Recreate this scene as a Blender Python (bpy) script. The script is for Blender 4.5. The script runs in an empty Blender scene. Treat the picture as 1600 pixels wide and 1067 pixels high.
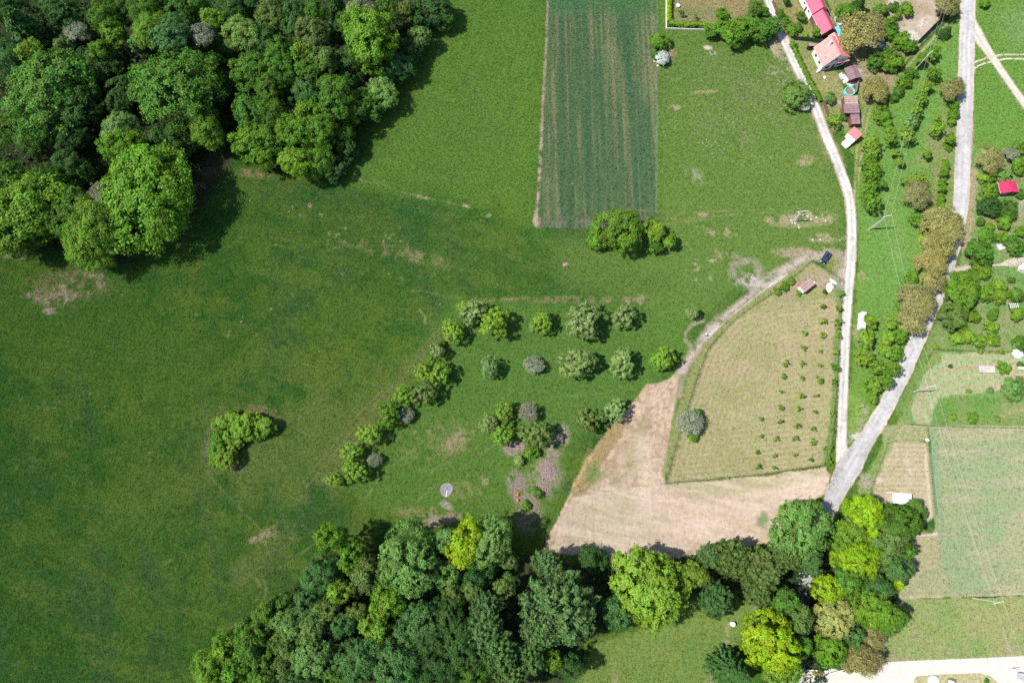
import bpy, math, random, re
import numpy as np
from mathutils import Vector, Matrix
random.seed(7)
R = math.radians
S = bpy.context.scene
# ---------------------------------------------------------------- camera, sky, sun, exposure
CAM_H, FPX = 200.0, 1067.0
TILT = math.atan(272 / FPX)
cd = bpy.data.cameras.new("camera"); cam = bpy.data.objects.new("camera", cd)
S.collection.objects.link(cam); S.camera = cam
cam.location = (0, 0, CAM_H); cam.rotation_euler = (TILT, 0, 0)
cd.sensor_width = 36.0; cd.lens = 36.0 * FPX / 1600.0; cd.clip_start = 1.0; cd.clip_end = 8000.0
W = bpy.data.worlds.new("World"); S.world = W; W.use_nodes = True
nt = W.node_tree; bg = nt.nodes["Background"]
sky = nt.nodes.new("ShaderNodeTexSky"); sky.sky_type = 'NISHITA'; sky.sun_disc = False
SUN_EL = R(55)
sky.sun_elevation = SUN_EL; sky.sun_rotation = R(268)
nt.links.new(sky.outputs[0], bg.inputs[0]); bg.inputs[1].default_value = 0.115
sl = bpy.data.lights.new("sun", 'SUN'); sl.energy = 4.6; sl.angle = R(0.53); sl.color = (1.0, 0.955, 0.88)
so = bpy.data.objects.new("sun", sl); S.collection.objects.link(so)
so.rotation_euler = Vector((math.cos(SUN_EL), 0.03, -math.sin(SUN_EL))).to_track_quat('-Z', 'Y').to_euler()
S.view_settings.view_transform = 'Standard'; S.view_settings.look = 'None'
S.view_settings.exposure = 0.75; S.view_settings.gamma = 1.0
S.render.engine = 'CYCLES'
S.cycles.max_bounces = 6; S.cycles.diffuse_bounces = 3; S.cycles.transmission_bounces = 3; S.cycles.glossy_bounces = 2
S.cycles.use_denoising = False

# ---------------------------------------------------------------- where things stand (photo pixel -> place on the ground)
CT, ST = math.cos(TILT), math.sin(TILT)
def G(u, v, z=0.0):
    x = (u - 800) / FPX; y = -(v - 533.5) / FPX
    k = (CAM_H - z) / -(y * ST - CT)
    return Vector((x * k, (y * CT + ST) * k, z))
def to_px(X, Y):
    depth = Y * ST + CAM_H * CT; up = Y * CT - CAM_H * ST
    return 800 + FPX * X / depth, 533.5 - FPX * up / depth
def mpp(u, v, z=0.0):                       # metres per photo pixel there
    p = G(u, v, z); return (p.y * ST + (CAM_H - z) * CT) / FPX

# ---------------------------------------------------------------- small helpers
def tag(o, label=None, cat=None, group=None, kind=None):
    if label: o["label"] = label
    if cat: o["category"] = cat
    if group: o["group"] = group
    if kind: o["kind"] = kind
    return o
def empty(name, loc=(0, 0, 0), rz=0.0):
    o = bpy.data.objects.new(name, None); S.collection.objects.link(o)
    o.location = loc; o.rotation_euler = (0, 0, rz); o.empty_display_size = 0.5
    return o
class MB:
    def __init__(s): s.v = []; s.f = []; s.m = []
    def add(s, vs, fs, m=0):
        b = len(s.v); s.v += [tuple(p) for p in vs]; s.f += [tuple(b + i for i in f) for f in fs]; s.m += [m] * len(fs); return s
    def quad(s, a, b, c, d, m=0): return s.add([a, b, c, d], [(0, 1, 2, 3)], m)
    def box(s, c, sz, rz=0.0, m=0, taper=1.0):
        x, y, z = sz[0] / 2, sz[1] / 2, sz[2] / 2; ca, sa = math.cos(rz), math.sin(rz); vs = []
        for k in (-1, 1):
            t = taper if k > 0 else 1.0
            for i, j in ((-1, -1), (1, -1), (1, 1), (-1, 1)):
                px, py = i * x * t, j * y * t
                vs.append((c[0] + px * ca - py * sa, c[1] + px * sa + py * ca, c[2] + k * z))
        return s.add(vs, [(3, 2, 1, 0), (4, 5, 6, 7), (0, 1, 5, 4), (1, 2, 6, 5), (2, 3, 7, 6), (3, 0, 4, 7)], m)
    def prism(s, poly, z0, z1, m=0):
        n = len(poly)
        vs = [(p[0], p[1], z0) for p in poly] + [(p[0], p[1], z1) for p in poly]
        return s.add(vs, [tuple(range(n - 1, -1, -1)), tuple(range(n, 2 * n))] + [(i, (i + 1) % n, n + (i + 1) % n, n + i) for i in range(n)], m)
    def tube(s, a, b, r0, r1=None, n=8, m=0):
        a, b = Vector(a), Vector(b); r1 = r0 if r1 is None else r1
        d = (b - a).normalized(); e = d.orthogonal().normalized(); g = d.cross(e)
        vs = []
        for p, r in ((a, r0), (b, r1)):
            for i in range(n):
                t = 2 * math.pi * i / n; vs.append(p + e * (r * math.cos(t)) + g * (r * math.sin(t)))
        return s.add(vs, [tuple(range(n - 1, -1, -1)), tuple(range(n, 2 * n))] + [(i, (i + 1) % n, n + (i + 1) % n, n + i) for i in range(n)], m)
    def lathe(s, c, prof, n=24, m=0, cap=True):
        vs = []; fs = []
        for r, z in prof:
            for i in range(n):
                t = 2 * math.pi * i / n; vs.append((c[0] + r * math.cos(t), c[1] + r * math.sin(t), c[2] + z))
        for k in range(len(prof) - 1):
            for i in range(n): fs.append((k * n + i, k * n + (i + 1) % n, (k + 1) * n + (i + 1) % n, (k + 1) * n + i))
        if cap: fs.append(tuple(range(n - 1, -1, -1))); fs.append(tuple((len(prof) - 1) * n + i for i in range(n)))
        return s.add(vs, fs, m)
    def build(s, name, mats, parent=None, smooth=False):
        me = bpy.data.meshes.new(name); me.from_pydata(s.v, [], s.f)
        mats = mats if isinstance(mats, (list, tuple)) else [mats]
        for x in mats: me.materials.append(x)
        me.polygons.foreach_set("material_index", s.m)
        if smooth: me.polygons.foreach_set("use_smooth", [True] * len(s.f))
        me.update()
        o = bpy.data.objects.new(name, me); S.collection.objects.link(o)
        if parent: o.parent = parent
        return o
def mesh_np(name, verts, quads, mat, attrs=None, n=4):
    me = bpy.data.meshes.new(name); nv = len(verts); nf = len(quads)
    me.vertices.add(nv); me.vertices.foreach_set("co", np.asarray(verts, np.float32).ravel())
    me.loops.add(nf * n); me.loops.foreach_set("vertex_index", np.asarray(quads, np.int32).ravel())
    me.polygons.add(nf); me.polygons.foreach_set("loop_start", np.arange(nf, dtype=np.int32) * n)
    try: me.polygons.foreach_set("loop_total", np.full(nf, n, np.int32))
    except Exception: pass
    for k, (kind, dat) in (attrs or {}).items():
        a = me.attributes.new(k, kind, 'POINT')
        if kind == 'FLOAT_COLOR': a.data.foreach_set("color", np.asarray(dat, np.float32).ravel())
        else: a.data.foreach_set("value", np.asarray(dat, np.float32).ravel())
    me.materials.append(mat); me.update(calc_edges=True); me.validate()
    return me

# ---------------------------------------------------------------- materials
def nodes(name):
    m = bpy.data.materials.new(name); m.use_nodes = True; t = m.node_tree
    return m, t, t.nodes["Principled BSDF"]
def mat(name, col, rough=0.8, var=0.18, scale=3.0, bump=0.0, spec=0.2, metal=0.0, stretch=(1, 1, 1), ribs=0):
    m, t, b = nodes(name)
    tc = t.nodes.new("ShaderNodeTexCoord"); mp = t.nodes.new("ShaderNodeMapping"); mp.inputs["Scale"].default_value = stretch
    t.links.new(tc.outputs["Object"], mp.inputs[0])
    n = t.nodes.new("ShaderNodeTexNoise"); n.inputs["Scale"].default_value = scale; n.inputs["Detail"].default_value = 5
    t.links.new(mp.outputs[0], n.inputs["Vector"])
    r = t.nodes.new("ShaderNodeValToRGB"); e = r.color_ramp.elements
    e[0].position = .3; e[1].position = .7
    e[0].color = tuple(c * (1 - var) for c in col) + (1,); e[1].color = tuple(min(1, c * (1 + var)) for c in col) + (1,)
    t.links.new(n.outputs[0], r.inputs[0]); t.links.new(r.outputs[0], b.inputs["Base Color"])
    if ribs:
        wv = t.nodes.new("ShaderNodeTexWave"); wv.bands_direction = 'Y'; wv.inputs["Scale"].default_value = ribs; wv.inputs["Distortion"].default_value = .6; t.links.new(tc.outputs["Object"], wv.inputs["Vector"])
        mm = t.nodes.new("ShaderNodeMapRange"); mm.inputs[3].default_value = .74; mm.inputs[4].default_value = 1.06; t.links.new(wv.outputs["Fac"], mm.inputs[0])
        vm = t.nodes.new("ShaderNodeVectorMath"); vm.operation = 'SCALE'; t.links.new(r.outputs[0], vm.inputs[0]); t.links.new(mm.outputs[0], vm.inputs["Scale"]); t.links.new(vm.outputs[0], b.inputs["Base Color"])
    b.inputs["Roughness"].default_value = rough; b.inputs["Specular IOR Level"].default_value = spec; b.inputs["Metallic"].default_value = metal
    if bump:
        bp = t.nodes.new("ShaderNodeBump"); bp.inputs["Strength"].default_value = bump; bp.inputs["Distance"].default_value = .05
        t.links.new(n.outputs[0], bp.inputs["Height"]); t.links.new(bp.outputs[0], b.inputs["Normal"])
    return m
def mat_land(name, tuft=False):
    m, t, b = nodes(name)
    a = t.nodes.new("ShaderNodeAttribute"); a.attribute_name = "Col"
    geo = t.nodes.new("ShaderNodeNewGeometry")
    n1 = t.nodes.new("ShaderNodeTexNoise"); n1.inputs["Scale"].default_value = 0.9; n1.inputs["Detail"].default_value = 8; n1.inputs["Roughness"].default_value = .75
    t.links.new(geo.outputs["Position"], n1.inputs["Vector"])
    mr = t.nodes.new("ShaderNodeMapRange"); mr.inputs[1].default_value = .3; mr.inputs[2].default_value = .7; mr.inputs[3].default_value = .78; mr.inputs[4].default_value = 1.22
    t.links.new(n1.outputs[0], mr.inputs[0])
    mx = t.nodes.new("ShaderNodeVectorMath"); mx.operation = 'SCALE'
    t.links.new(a.outputs["Color"], mx.inputs[0]); t.links.new(mr.outputs[0], mx.inputs["Scale"])
    out = t.nodes["Material Output"]
    t.nodes.remove(b)
    df = t.nodes.new("ShaderNodeBsdfDiffuse"); df.inputs["Roughness"].default_value = 1.0
    t.links.new(mx.outputs[0], df.inputs["Color"])
    if not tuft:
        bp = t.nodes.new("ShaderNodeBump"); bp.inputs["Strength"].default_value = .4; bp.inputs["Distance"].default_value = .10
        t.links.new(n1.outputs[0], bp.inputs["Height"]); t.links.new(bp.outputs[0], df.inputs["Normal"])
        t.links.new(df.outputs[0], out.inputs[0])
    else:
        tr = t.nodes.new("ShaderNodeBsdfTranslucent"); t.links.new(mx.outputs[0], tr.inputs[0])
        ms = t.nodes.new("ShaderNodeMixShader"); ms.inputs[0].default_value = .4
        t.links.new(df.outputs[0], ms.inputs[1]); t.links.new(tr.outputs[0], ms.inputs[2]); t.links.new(ms.outputs[0], out.inputs[0])
    return m
def mat_leaf(name):
    m, t, b = nodes(name)
    oi = t.nodes.new("ShaderNodeObjectInfo"); at = t.nodes.new("ShaderNodeAttribute"); at.attribute_name = "rnd"
    tc = t.nodes.new("ShaderNodeNewGeometry")
    n = t.nodes.new("ShaderNodeTexNoise"); n.inputs["Scale"].default_value = .45; n.inputs["Detail"].default_value = 3
    t.links.new(tc.outputs["Position"], n.inputs["Vector"])
    ad = t.nodes.new("ShaderNodeMath"); ad.operation = 'ADD'; t.links.new(n.outputs[0], ad.inputs[0]); t.links.new(at.outputs["Fac"], ad.inputs[1])
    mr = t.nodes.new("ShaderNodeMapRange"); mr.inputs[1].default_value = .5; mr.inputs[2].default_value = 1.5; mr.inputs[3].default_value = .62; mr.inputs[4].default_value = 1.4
    t.links.new(ad.outputs[0], mr.inputs[0])
    hs = t.nodes.new("ShaderNodeHueSaturation"); hs.inputs["Saturation"].default_value = 1.0
    mh = t.nodes.new("ShaderNodeMapRange"); mh.inputs[1].default_value = .35; mh.inputs[2].default_value = .95; mh.inputs[3].default_value = .486; mh.inputs[4].default_value = .524
    n2 = t.nodes.new("ShaderNodeTexNoise"); n2.inputs["Scale"].default_value = .22; t.links.new(tc.outputs["Position"], n2.inputs["Vector"]); av = t.nodes.new("ShaderNodeMath"); av.operation = 'MULTIPLY_ADD'; av.inputs[1].default_value = .35; t.links.new(at.outputs["Fac"], av.inputs[0]); t.links.new(n2.outputs[0], av.inputs[2]); t.links.new(av.outputs[0], mh.inputs[0]); t.links.new(mh.outputs[0], hs.inputs["Hue"])
    t.links.new(oi.outputs["Color"], hs.inputs["Color"]); t.links.new(mr.outputs[0], hs.inputs["Value"])
    out = t.nodes["Material Output"]; t.nodes.remove(b)
    df = t.nodes.new("ShaderNodeBsdfDiffuse"); tr = t.nodes.new("ShaderNodeBsdfTranslucent"); gl = t.nodes.new("ShaderNodeBsdfGlossy")
    gl.inputs["Roughness"].default_value = .6; gl.inputs["Color"].default_value = (.9, .95, .9, 1)
    t.links.new(hs.outputs[0], df.inputs[0]); t.links.new(hs.outputs[0], tr.inputs[0])
    m1 = t.nodes.new("ShaderNodeMixShader"); m1.inputs[0].default_value = .38
    t.links.new(df.outputs[0], m1.inputs[1]); t.links.new(tr.outputs[0], m1.inputs[2])
    m2 = t.nodes.new("ShaderNodeMixShader"); m2.inputs[0].default_value = .012
    t.links.new(m1.outputs[0], m2.inputs[1]); t.links.new(gl.outputs[0], m2.inputs[2]); t.links.new(m2.outputs[0], out.inputs[0])
    return m
M_LAND = mat_land("land"); M_TUFT = mat_land("grass_blades", True); M_LEAF = mat_leaf("leaves")
M_BARK = mat("bark", (.12, .085, .06), .9, .35, 6, .5)
M_GREYBARK = mat("grey_twigs", (.21, .205, .165), .9, .25, 6)
M_ROAD = mat("pale_asphalt", (.325, .318, .325), .9, .14, .9, .1)
M_GRAVEL = mat("white_gravel", (.40, .388, .38), .95, .12, 1.2, .15)
M_DIRT = mat("pale_dirt", (.40, .345, .30), .95, .22, 1.0, .2)
M_CONC = mat("concrete", (.42, .41, .40), .9, .15, 4)
M_WHITE = mat("white_render", (.68, .67, .64), .85, .06, 2)
M_WPAINT = mat("white_sheet", (.64, .64, .635), .6, .06, 3)
M_PINKROOF = mat("raspberry_roof_sheet", (.47, .085, .15), .5, .16, .8, ribs=.38)
M_REDROOF = mat("red_roof_tiles", (.66, .25, .225), .6, .2, 1.2, .2, ribs=.45)
M_CRIMSON = mat("crimson_roof_sheet", (.50, .03, .09), .5, .16, 1.0, ribs=.4)
M_BROWNROOF = mat("brown_roof_sheet", (.21, .135, .145), .6, .2, 1, ribs=.4)
M_PALEROOF = mat("faded_brown_roof", (.31, .22, .195), .75, .22, 1, ribs=.4)
M_WOOD = mat("brown_wood", (.15, .075, .05), .8, .3, 5, stretch=(1, 1, 6))
M_PALEWOOD = mat("weathered_pole_wood", (.46, .45, .43), .85, .15, 5)
M_DARK = mat("dark_window", (.02, .022, .028), .2, .3, 3, spec=.5)
M_BLACK = mat("black_plastic", (.015, .015, .018), .5, .3, 3)
M_GREENM = mat("green_fence_mesh", (.02, .07, .045), .7, .2, 2)
M_TURQ = mat("turquoise_tarp", (.10, .55, .72), .5, .12, 2)
M_WATER = mat("brown_water", (.20, .14, .06), .15, .15, 1.5, spec=.5)
M_CAR = mat("dark_blue_paint", (.010, .018, .055), .25, .15, 2, spec=.6)
M_GLASS = mat("car_glass", (.02, .03, .05), .08, .1, 2, spec=.8)
M_TYRE = mat("tyre_rubber", (.02, .02, .02), .8, .2, 8)
M_CHROME = mat("pale_metal", (.7, .7, .7), .25, .05, 4, metal=.7)
M_RED = mat("red_plastic", (.62, .05, .11), .5, .12, 4)
M_ORANGE = mat("orange_sacking", (.55, .16, .03), .8, .25, 6)
M_SKIN = mat("skin", (.5, .3, .22), .6, .05, 4)
M_SHIRT = mat("pale_cloth", (.74, .75, .78), .9, .05, 6)
M_TROUS = mat("navy_cloth", (.03, .03, .06), .9, .1, 6)
M_WIRE = mat("aluminium_wire", (.62, .62, .60), .5, .05, 1, metal=.2)
M_STONE = mat("pale_stone", (.36, .33, .26), .9, .2, 3, .3)
M_GSTONE = mat("grey_stone", (.32, .32, .34), .9, .35, 3, .4)
M_BRUSH = mat("dry_brushwood", (.30, .23, .205), .9, .3, 4)

# ---------------------------------------------------------------- noise on arrays
def vnoise(x, y, seed):
    xi = np.floor(x).astype(np.int64); yi = np.floor(y).astype(np.int64); fx = (x - xi).astype(np.float32); fy = (y - yi).astype(np.float32)
    fx = fx * fx * (3 - 2 * fx); fy = fy * fy * (3 - 2 * fy)
    def h(a, b):
        k = (a * 374761393 + b * 668265263 + seed * 1442695041) & 0x7fffffff
        k = ((k ^ (k >> 13)) * 1274126177) & 0x7fffffff
        return ((k ^ (k >> 16)) & 0xffff).astype(np.float32) / 65535.0
    a, b, c, d = h(xi, yi), h(xi + 1, yi), h(xi, yi + 1), h(xi + 1, yi + 1)
    return (a + (b - a) * fx) * (1 - fy) + (c + (d - c) * fx) * fy
def fbm(x, y, sc, seed, octv=4, g=.55):
    o = 0; amp = 1; tot = 0; f = 1.0 / sc
    for i in range(octv):
        o = o + amp * vnoise(x * f + 17.3 * i, y * f - 9.1 * i, seed + i); tot += amp; amp *= g; f *= 2.03
    return o / tot
def sstep(a, b, x): t = np.clip((x - a) / (b - a), 0, 1); return t * t * (3 - 2 * t)

# ---------------------------------------------------------------- the land: one grid of ground, coloured by what grows or lies there
DX = 0.36
X0, X1, Y0, Y1 = -205.0, 205.0, -66.0, 204.0
nx, ny = int((X1 - X0) / DX) + 1, int((Y1 - Y0) / DX) + 1
gx = X0 + np.arange(nx) * DX; gy = Y0 + np.arange(ny) * DX
WX, WY = [a.ravel() for a in np.meshgrid(gx, gy)]
U, V = to_px(WX, WY)
# the wobble that makes every border of a field a little uneven
wob = 8.0 * (fbm(WX, WY, 5.0, 91, 4, .65) - .5)
f1 = fbm(WX, WY, 26, 1); f2 = fbm(WX, WY, 7, 11); f3 = fbm(WX, WY, 2.2, 21, 4, .7); f4 = fbm(WX, WY, 60, 31, 3)
fine = vnoise(WX / .5, WY / .5, 77)
COL = np.empty((len(WX), 3), np.float32); GRASS = np.ones(len(WX), np.float32); TALL = np.ones(len(WX), np.float32)
def lerp(a, b, t): return a + (b - a) * t
def C(*c): return np.array(c, np.float32)
def sdf(poly, idx):                       # + outside, - inside, in pixels
    px, py = U[idx], V[idx]; d = np.full(len(px), 1e9); ins = np.zeros(len(px), bool)
    n = len(poly)
    for i in range(n):
        ax, ay = poly[i]; bx, by = poly[(i + 1) % n]
        ex, ey = bx - ax, by - ay; wx, wy = px - ax, py - ay
        t = np.clip((wx * ex + wy * ey) / (ex * ex + ey * ey + 1e-9), 0, 1)
        d = np.minimum(d, (wx - t * ex) ** 2 + (wy - t * ey) ** 2)
        if ay != by:
            c = ((ay > py) != (by > py)) & (px < (bx - ax) * (py - ay) / (by - ay) + ax); ins ^= c
    d = np.sqrt(d); return np.where(ins, -d, d)
def ldist(line, idx):
    px, py = U[idx], V[idx]; d = np.full(len(px), 1e9)
    for (ax, ay), (bx, by) in zip(line[:-1], line[1:]):
        ex, ey = bx - ax, by - ay; wx, wy = px - ax, py - ay
        t = np.clip((wx * ex + wy * ey) / (ex * ex + ey * ey + 1e-9), 0, 1)
        d = np.minimum(d, (wx - t * ex) ** 2 + (wy - t * ey) ** 2)
    return np.sqrt(d)
def near(pts, pad):
    xs = [p[0] for p in pts]; ys = [p[1] for p in pts]
    return np.nonzero((U > min(xs) - pad) & (U < max(xs) + pad) & (V > min(ys) - pad) & (V < max(ys) + pad))[0]
def put(idx, m, col, grass=None, tall=None):
    m = np.clip(m, 0, 1).astype(np.float32)
    col = np.asarray(col, np.float32)
    COL[idx] = COL[idx] * (1 - m[:, None]) + (col if col.ndim == 2 else col[None]) * m[:, None]
    if grass is not None: GRASS[idx] = GRASS[idx] * (1 - m) + grass * m
    if tall is not None: TALL[idx] = TALL[idx] * (1 - m) + tall * m
def area(poly, col, soft=2.0, amt=1.0, w=1.0, grass=None, patch=None, tall=None, col2=None, off=0):
    idx = near(poly, soft + 12); d = sdf(poly, idx) + w * wob[idx] + off
    m = amt * (1 - sstep(-soft, soft, d))
    if patch is not None: m = m * sstep(patch[1] - .12, patch[1] + .12, patch[0][idx])
    c = C(*col)
    if col2 is not None: c = lerp(c[None], C(*col2)[None], sstep(.35, .65, .6 * f2[idx] + .4 * f3[idx])[:, None])
    put(idx, m, c, grass, tall); return idx, d
def line(pts, width, col, soft=1.2, amt=1.0, w=.6, grass=None, patch=None, tall=None):
    idx = near(pts, width + soft + 10); d = ldist(pts, idx) - width / 2 + w * wob[idx]
    m = amt * (1 - sstep(-soft, soft, d))
    if patch is not None: m = m * sstep(patch[1] - .15, patch[1] + .15, patch[0][idx])
    put(idx, m, C(*col), grass, tall)
def spot(u, v, ru, rv, col, amt=1.0, ang=0.0, thr=None, grass=None, fld=None, soft=.45):
    idx = near([(u, v)], max(ru, rv) * 1.8 + 4); a = R(ang)
    dx, dy = U[idx] - u, V[idx] - v; x = dx * math.cos(a) + dy * math.sin(a); y = -dx * math.sin(a) + dy * math.cos(a)
    d = np.sqrt((x / ru) ** 2 + (y / rv) ** 2) + .10 * wob[idx] / 1.0 * .5
    m = amt * (1 - sstep(1 - soft, 1 + soft, d))
    if thr is not None:
        q = (f3 if fld is None else fld)[idx]; m = m * sstep(thr - .07, thr + .07, q)
    put(idx, m, C(*col), grass)
# colours of what covers the land
SOIL, STRAW, TAN, DUST = (.42, .34, .25), (.52, .42, .29), (.34, .29, .16), (.50, .44, .37)
# meadow: two greens in drifts
a, b = C(.030, .088, .013), C(.052, .112, .016)
COL[:] = lerp(a[None], b[None], sstep(.35, .68, .55 * f1 + .3 * f2 + .15 * f3)[:, None])
drift = fbm(WX * .9 + WY * .35, WY * .25 - WX * .1, 6, 41)
ALL = np.arange(len(WX)); drift2 = fbm(WX * .35 + WY * .95, WX * .12 - WY * .3, 5, 45, 4, .65)
put(ALL, .6 * sstep(.50, .68, drift), C(.034, .080, .022))
put(ALL, .55 * sstep(.52, .70, drift2), C(.070, .122, .018))
put(ALL, .7 * sstep(.50, .66, f4 * .65 + f2 * .35), C(.074, .125, .018))
put(ALL, .45 * sstep(.56, .70, 1 - (f4 * .5 + f2 * .5)), C(.026, .078, .020))
put(ALL, .5 * sstep(.66, .80, f3), C(.090, .135, .034))
put(ALL, .5 * sstep(.58, .76, 1 - f3), C(.022, .060, .011))
put(ALL, .35 * sstep(.66, .8, fbm(WX, WY, 1.1, 99, 3, .8)), C(.11, .15, .05))
area([(-40, 400), (60, 400), (200, 440), (330, 560), (330, 640), (200, 620), (60, 560), (-40, 560)], (.050, .115, .016), 40, .6, 6)
area([(560, 260), (700, 40), (740, 40), (700, 200), (600, 300)], (.085, .150, .024), 26, .6, 5)
area([(640, 170), (800, 100), (800, 240), (700, 260)], (.045, .110, .036), 36, .45, 8, patch=(f2, .42))
area([(420, 560), (560, 620), (540, 740), (430, 800), (340, 780), (320, 640)], (.080, .128, .030), 40, .5, 8, patch=(f2, .40))
# the fresher grass nearer the village side of the valley
area([(700, -40), (860, -40), (840, 350), (760, 320), (600, 300), (540, 290), (640, 170), (690, 60)], (.070, .150, .022), 30, .75, 4)
area([(1024, -40), (1215, -40), (1290, 200), (1325, 330), (1318, 400), (1230, 420), (1080, 500), (1000, 480), (880, 440), (850, 380), (1024, 360)], (.085, .150, .030), 24, .8, 3)
area([(700, 470), (1080, 470), (1090, 560), (1000, 620), (890, 700), (850, 800), (600, 800), (540, 760), (620, 650)], (.070, .148, .026), 22, .75, 3)
area([(1090, 90), (1260, 110), (1290, 230), (1180, 240), (1090, 200)], (.095, .135, .045), 30, .5, 5, patch=(f2, .42))
area([(330, 260), (860, 390), (1060, 430), (1050, 480), (700, 440), (400, 330)], (.055, .105, .020), 30, .45, 6, patch=(f2, .4))
# dark drill-sown crop strip with thin and bare seed rows
crop = [(859, -60), (1027, -60), (1026, 60), (1025, 332), (1000, 352), (930, 360), (838, 354), (843, 290), (848, 190), (853, 80)]
idx, d = area(crop, (.056, .103, .040), 1.2, 1.0, .35)
x, y = WX[idx], WY[idx]; inside = d < 0
rows = fbm(x * 5.0, y * .10, 4, 51, 3, .7); wide = fbm(x * .9, y * .05, 6, 55, 3); pat = fbm(x, y * .6, 14, 57)
m = np.where(inside, .75 * sstep(.46, .66, .45 * rows + .3 * wide + .25 * pat), 0)
put(idx, m, C(.150, .160, .080))
m = np.where(inside, .4 * sstep(.64, .78, .6 * rows + .4 * wide) , 0); put(idx, m, C(.19, .175, .10))
m = np.where(inside, .75 * sstep(.52, .70, 1 - .5 * rows - .5 * wide), 0); put(idx, m, C(.036, .086, .036))
edge = np.where(inside, .8 * sstep(-30, -14, V[idx] - 362) * sstep(.38, .6, f3[idx]), 0); put(idx, edge, C(.115, .120, .085))
m = np.where(inside, .7 * (1 - sstep(15, 30, V[idx])) , 0); put(idx, m, C(.045, .115, .040))
line([(857, -40), (853, 80), (846, 200), (841, 290), (838, 352)], 3.0, SOIL, 1.4, .85, .5, patch=(f3, .38), grass=.2)
line([(847, 200), (842, 290), (837, 340)], 4.0, STRAW, 1.5, .8, .5, patch=(f3, .42), grass=.1)
spot(838, 345, 5, 9, STRAW, .9, 0, .4)
line([(1027, -40), (1026, 330)], 2.5, (.13, .18, .09), 1.5, .7, .5)
# mown field with saplings: hay swaths follow its left and top borders
mown = [(1268, 409), (1318, 437), (1313, 500), (1306, 620), (1298, 700), (1287, 726), (1180, 742), (1041, 755), (1050, 715), (1064, 670), (1088, 598), (1107, 544), (1150, 497), (1215, 452)]
idx, d = area(mown, (.36, .35, .160), 1.0, 1.0, .2, grass=.45)
sw = [(1287, 726), (1180, 742), (1041, 755), (1064, 670), (1088, 598), (1107, 544), (1150, 497), (1215, 470), (1290, 462)]
ds = ldist(sw, idx) + .10 * wob[idx]; inside = d < 0
per = .5 + .5 * np.sin(ds * 2 * math.pi / 8.2 + 1.2 * (f1[idx] - .5))
fade = np.exp(-ds / 90.0)
put(idx, np.where(inside, (.28 + .5 * fade) * sstep(.55, .95, per), 0), C(.205, .225, .088))
put(idx, np.where(inside, (.2 + .45 * fade) * sstep(.5, .95, 1 - per), 0), C(.43, .37, .215))
put(idx, np.where(inside, .6 * sstep(.5, .7, f2[idx]), 0), C(.25, .25, .105))
put(idx, np.where(inside, .55 * sstep(.52, .72, 1 - f1[idx] * .5 - f2[idx] * .5), 0), C(.42, .335, .20))
put(idx, np.where(inside, .5 * sstep(.58, .75, f3[idx]), 0), C(.46, .42, .26))
vr = fbm(WX[idx] * 4.5, WY[idx] * .35, 4, 63, 2); put(idx, np.where(inside & (U[idx] > 1190), .45 * sstep(.45, .7, vr), 0), C(.44, .37, .22))
area([(1268, 410), (1318, 437), (1312, 462), (1278, 466), (1240, 472), (1205, 468), (1215, 452)], (.20, .215, .085), 4, .8, 1.5)
spot(1252, 447, 26, 12, (.40, .30, .22), .75, -35, .40); spot(1278, 436, 16, 12, (.45, .36, .26), .8, 20, .4); spot(1232, 458, 20, 7, (.38, .30, .2), .7, -20, .42)
line([(1240, 468), (1275, 466), (1300, 460)], 3, (.14, .2, .06), 2, .7, 1)
line([(1317, 440), (1312, 500), (1305, 620), (1299, 690), (1288, 726)], 12, (.085, .145, .036), 2.5, .9, 1.6, tall=1.5)
line([(1316, 440), (1309, 560), (1302, 650)], 4, (.10, .15, .05), 1.5, .6, 1, patch=(f3, .45))
# straw field of cut maize stubble below the mown field
straw = [(1064, 578), (1062, 610), (1050, 660), (1036, 742), (1041, 757), (1180, 745), (1287, 729), (1298, 742), (1292, 768), (1226, 812), (1214, 848), (1120, 862), (1040, 874), (990, 880), (962, 892), (935, 868), (849, 864), (858, 835), (878, 795), (893, 765), (935, 692), (976, 642), (1012, 602), (1045, 592)]
idx, d = area(straw, (.53, .405, .285), 1.2, 1.0, .8, grass=.05)
inside = d < 0; q = fbm(WX[idx], WY[idx], 1.1, 71, 4, .8)
put(idx, np.where(inside, .85 * sstep(.5, .64, q), 0), C(.62, .50, .33))
put(idx, np.where(inside, .75 * sstep(.52, .68, 1 - q), 0), C(.31, .23, .145))
put(idx, np.where(inside, .55 * sstep(.52, .68, .7 * f2[idx] + .3 * q), 0), C(.33, .29, .13))
for k_, (r0, r1) in enumerate((((1052, 612), (1018, 745)), ((1040, 612), (1000, 745)), ((1020, 640), (980, 750)), ((1000, 655), (950, 750)))): line([r0, ((r0[0] + r1[0]) / 2 + 3, (r0[1] + r1[1]) / 2), r1, (r1[0] - 30, r1[1] + 90)], 2.2, ((.36, .27, .17), (.64, .52, .37))[k_ % 2], 1.4, .5, 1.2, patch=(f3, .4))
dg = fbm((WX[idx] * .8 - WY[idx] * .6) * 2.2, (WX[idx] * .6 + WY[idx] * .8) * .3, 4, 73, 3)
put(idx, np.where(inside, .4 * sstep(.5, .7, dg), 0), C(.62, .50, .38))
area([(852, 862), (868, 825), (893, 785), (912, 774), (975, 764), (1000, 760), (1040, 757), (1180, 747), (1290, 730), (1296, 745), (1285, 768), (1224, 806), (1212, 838), (1120, 852), (1040, 864), (990, 870), (935, 862)], (.58, .48, .36), 1.5, .6, .8, grass=.05)
area([(880, 850), (890, 800), (915, 778), (985, 764), (1000, 800), (960, 850)], (.46, .42, .255), 12, .6, 2)
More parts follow.
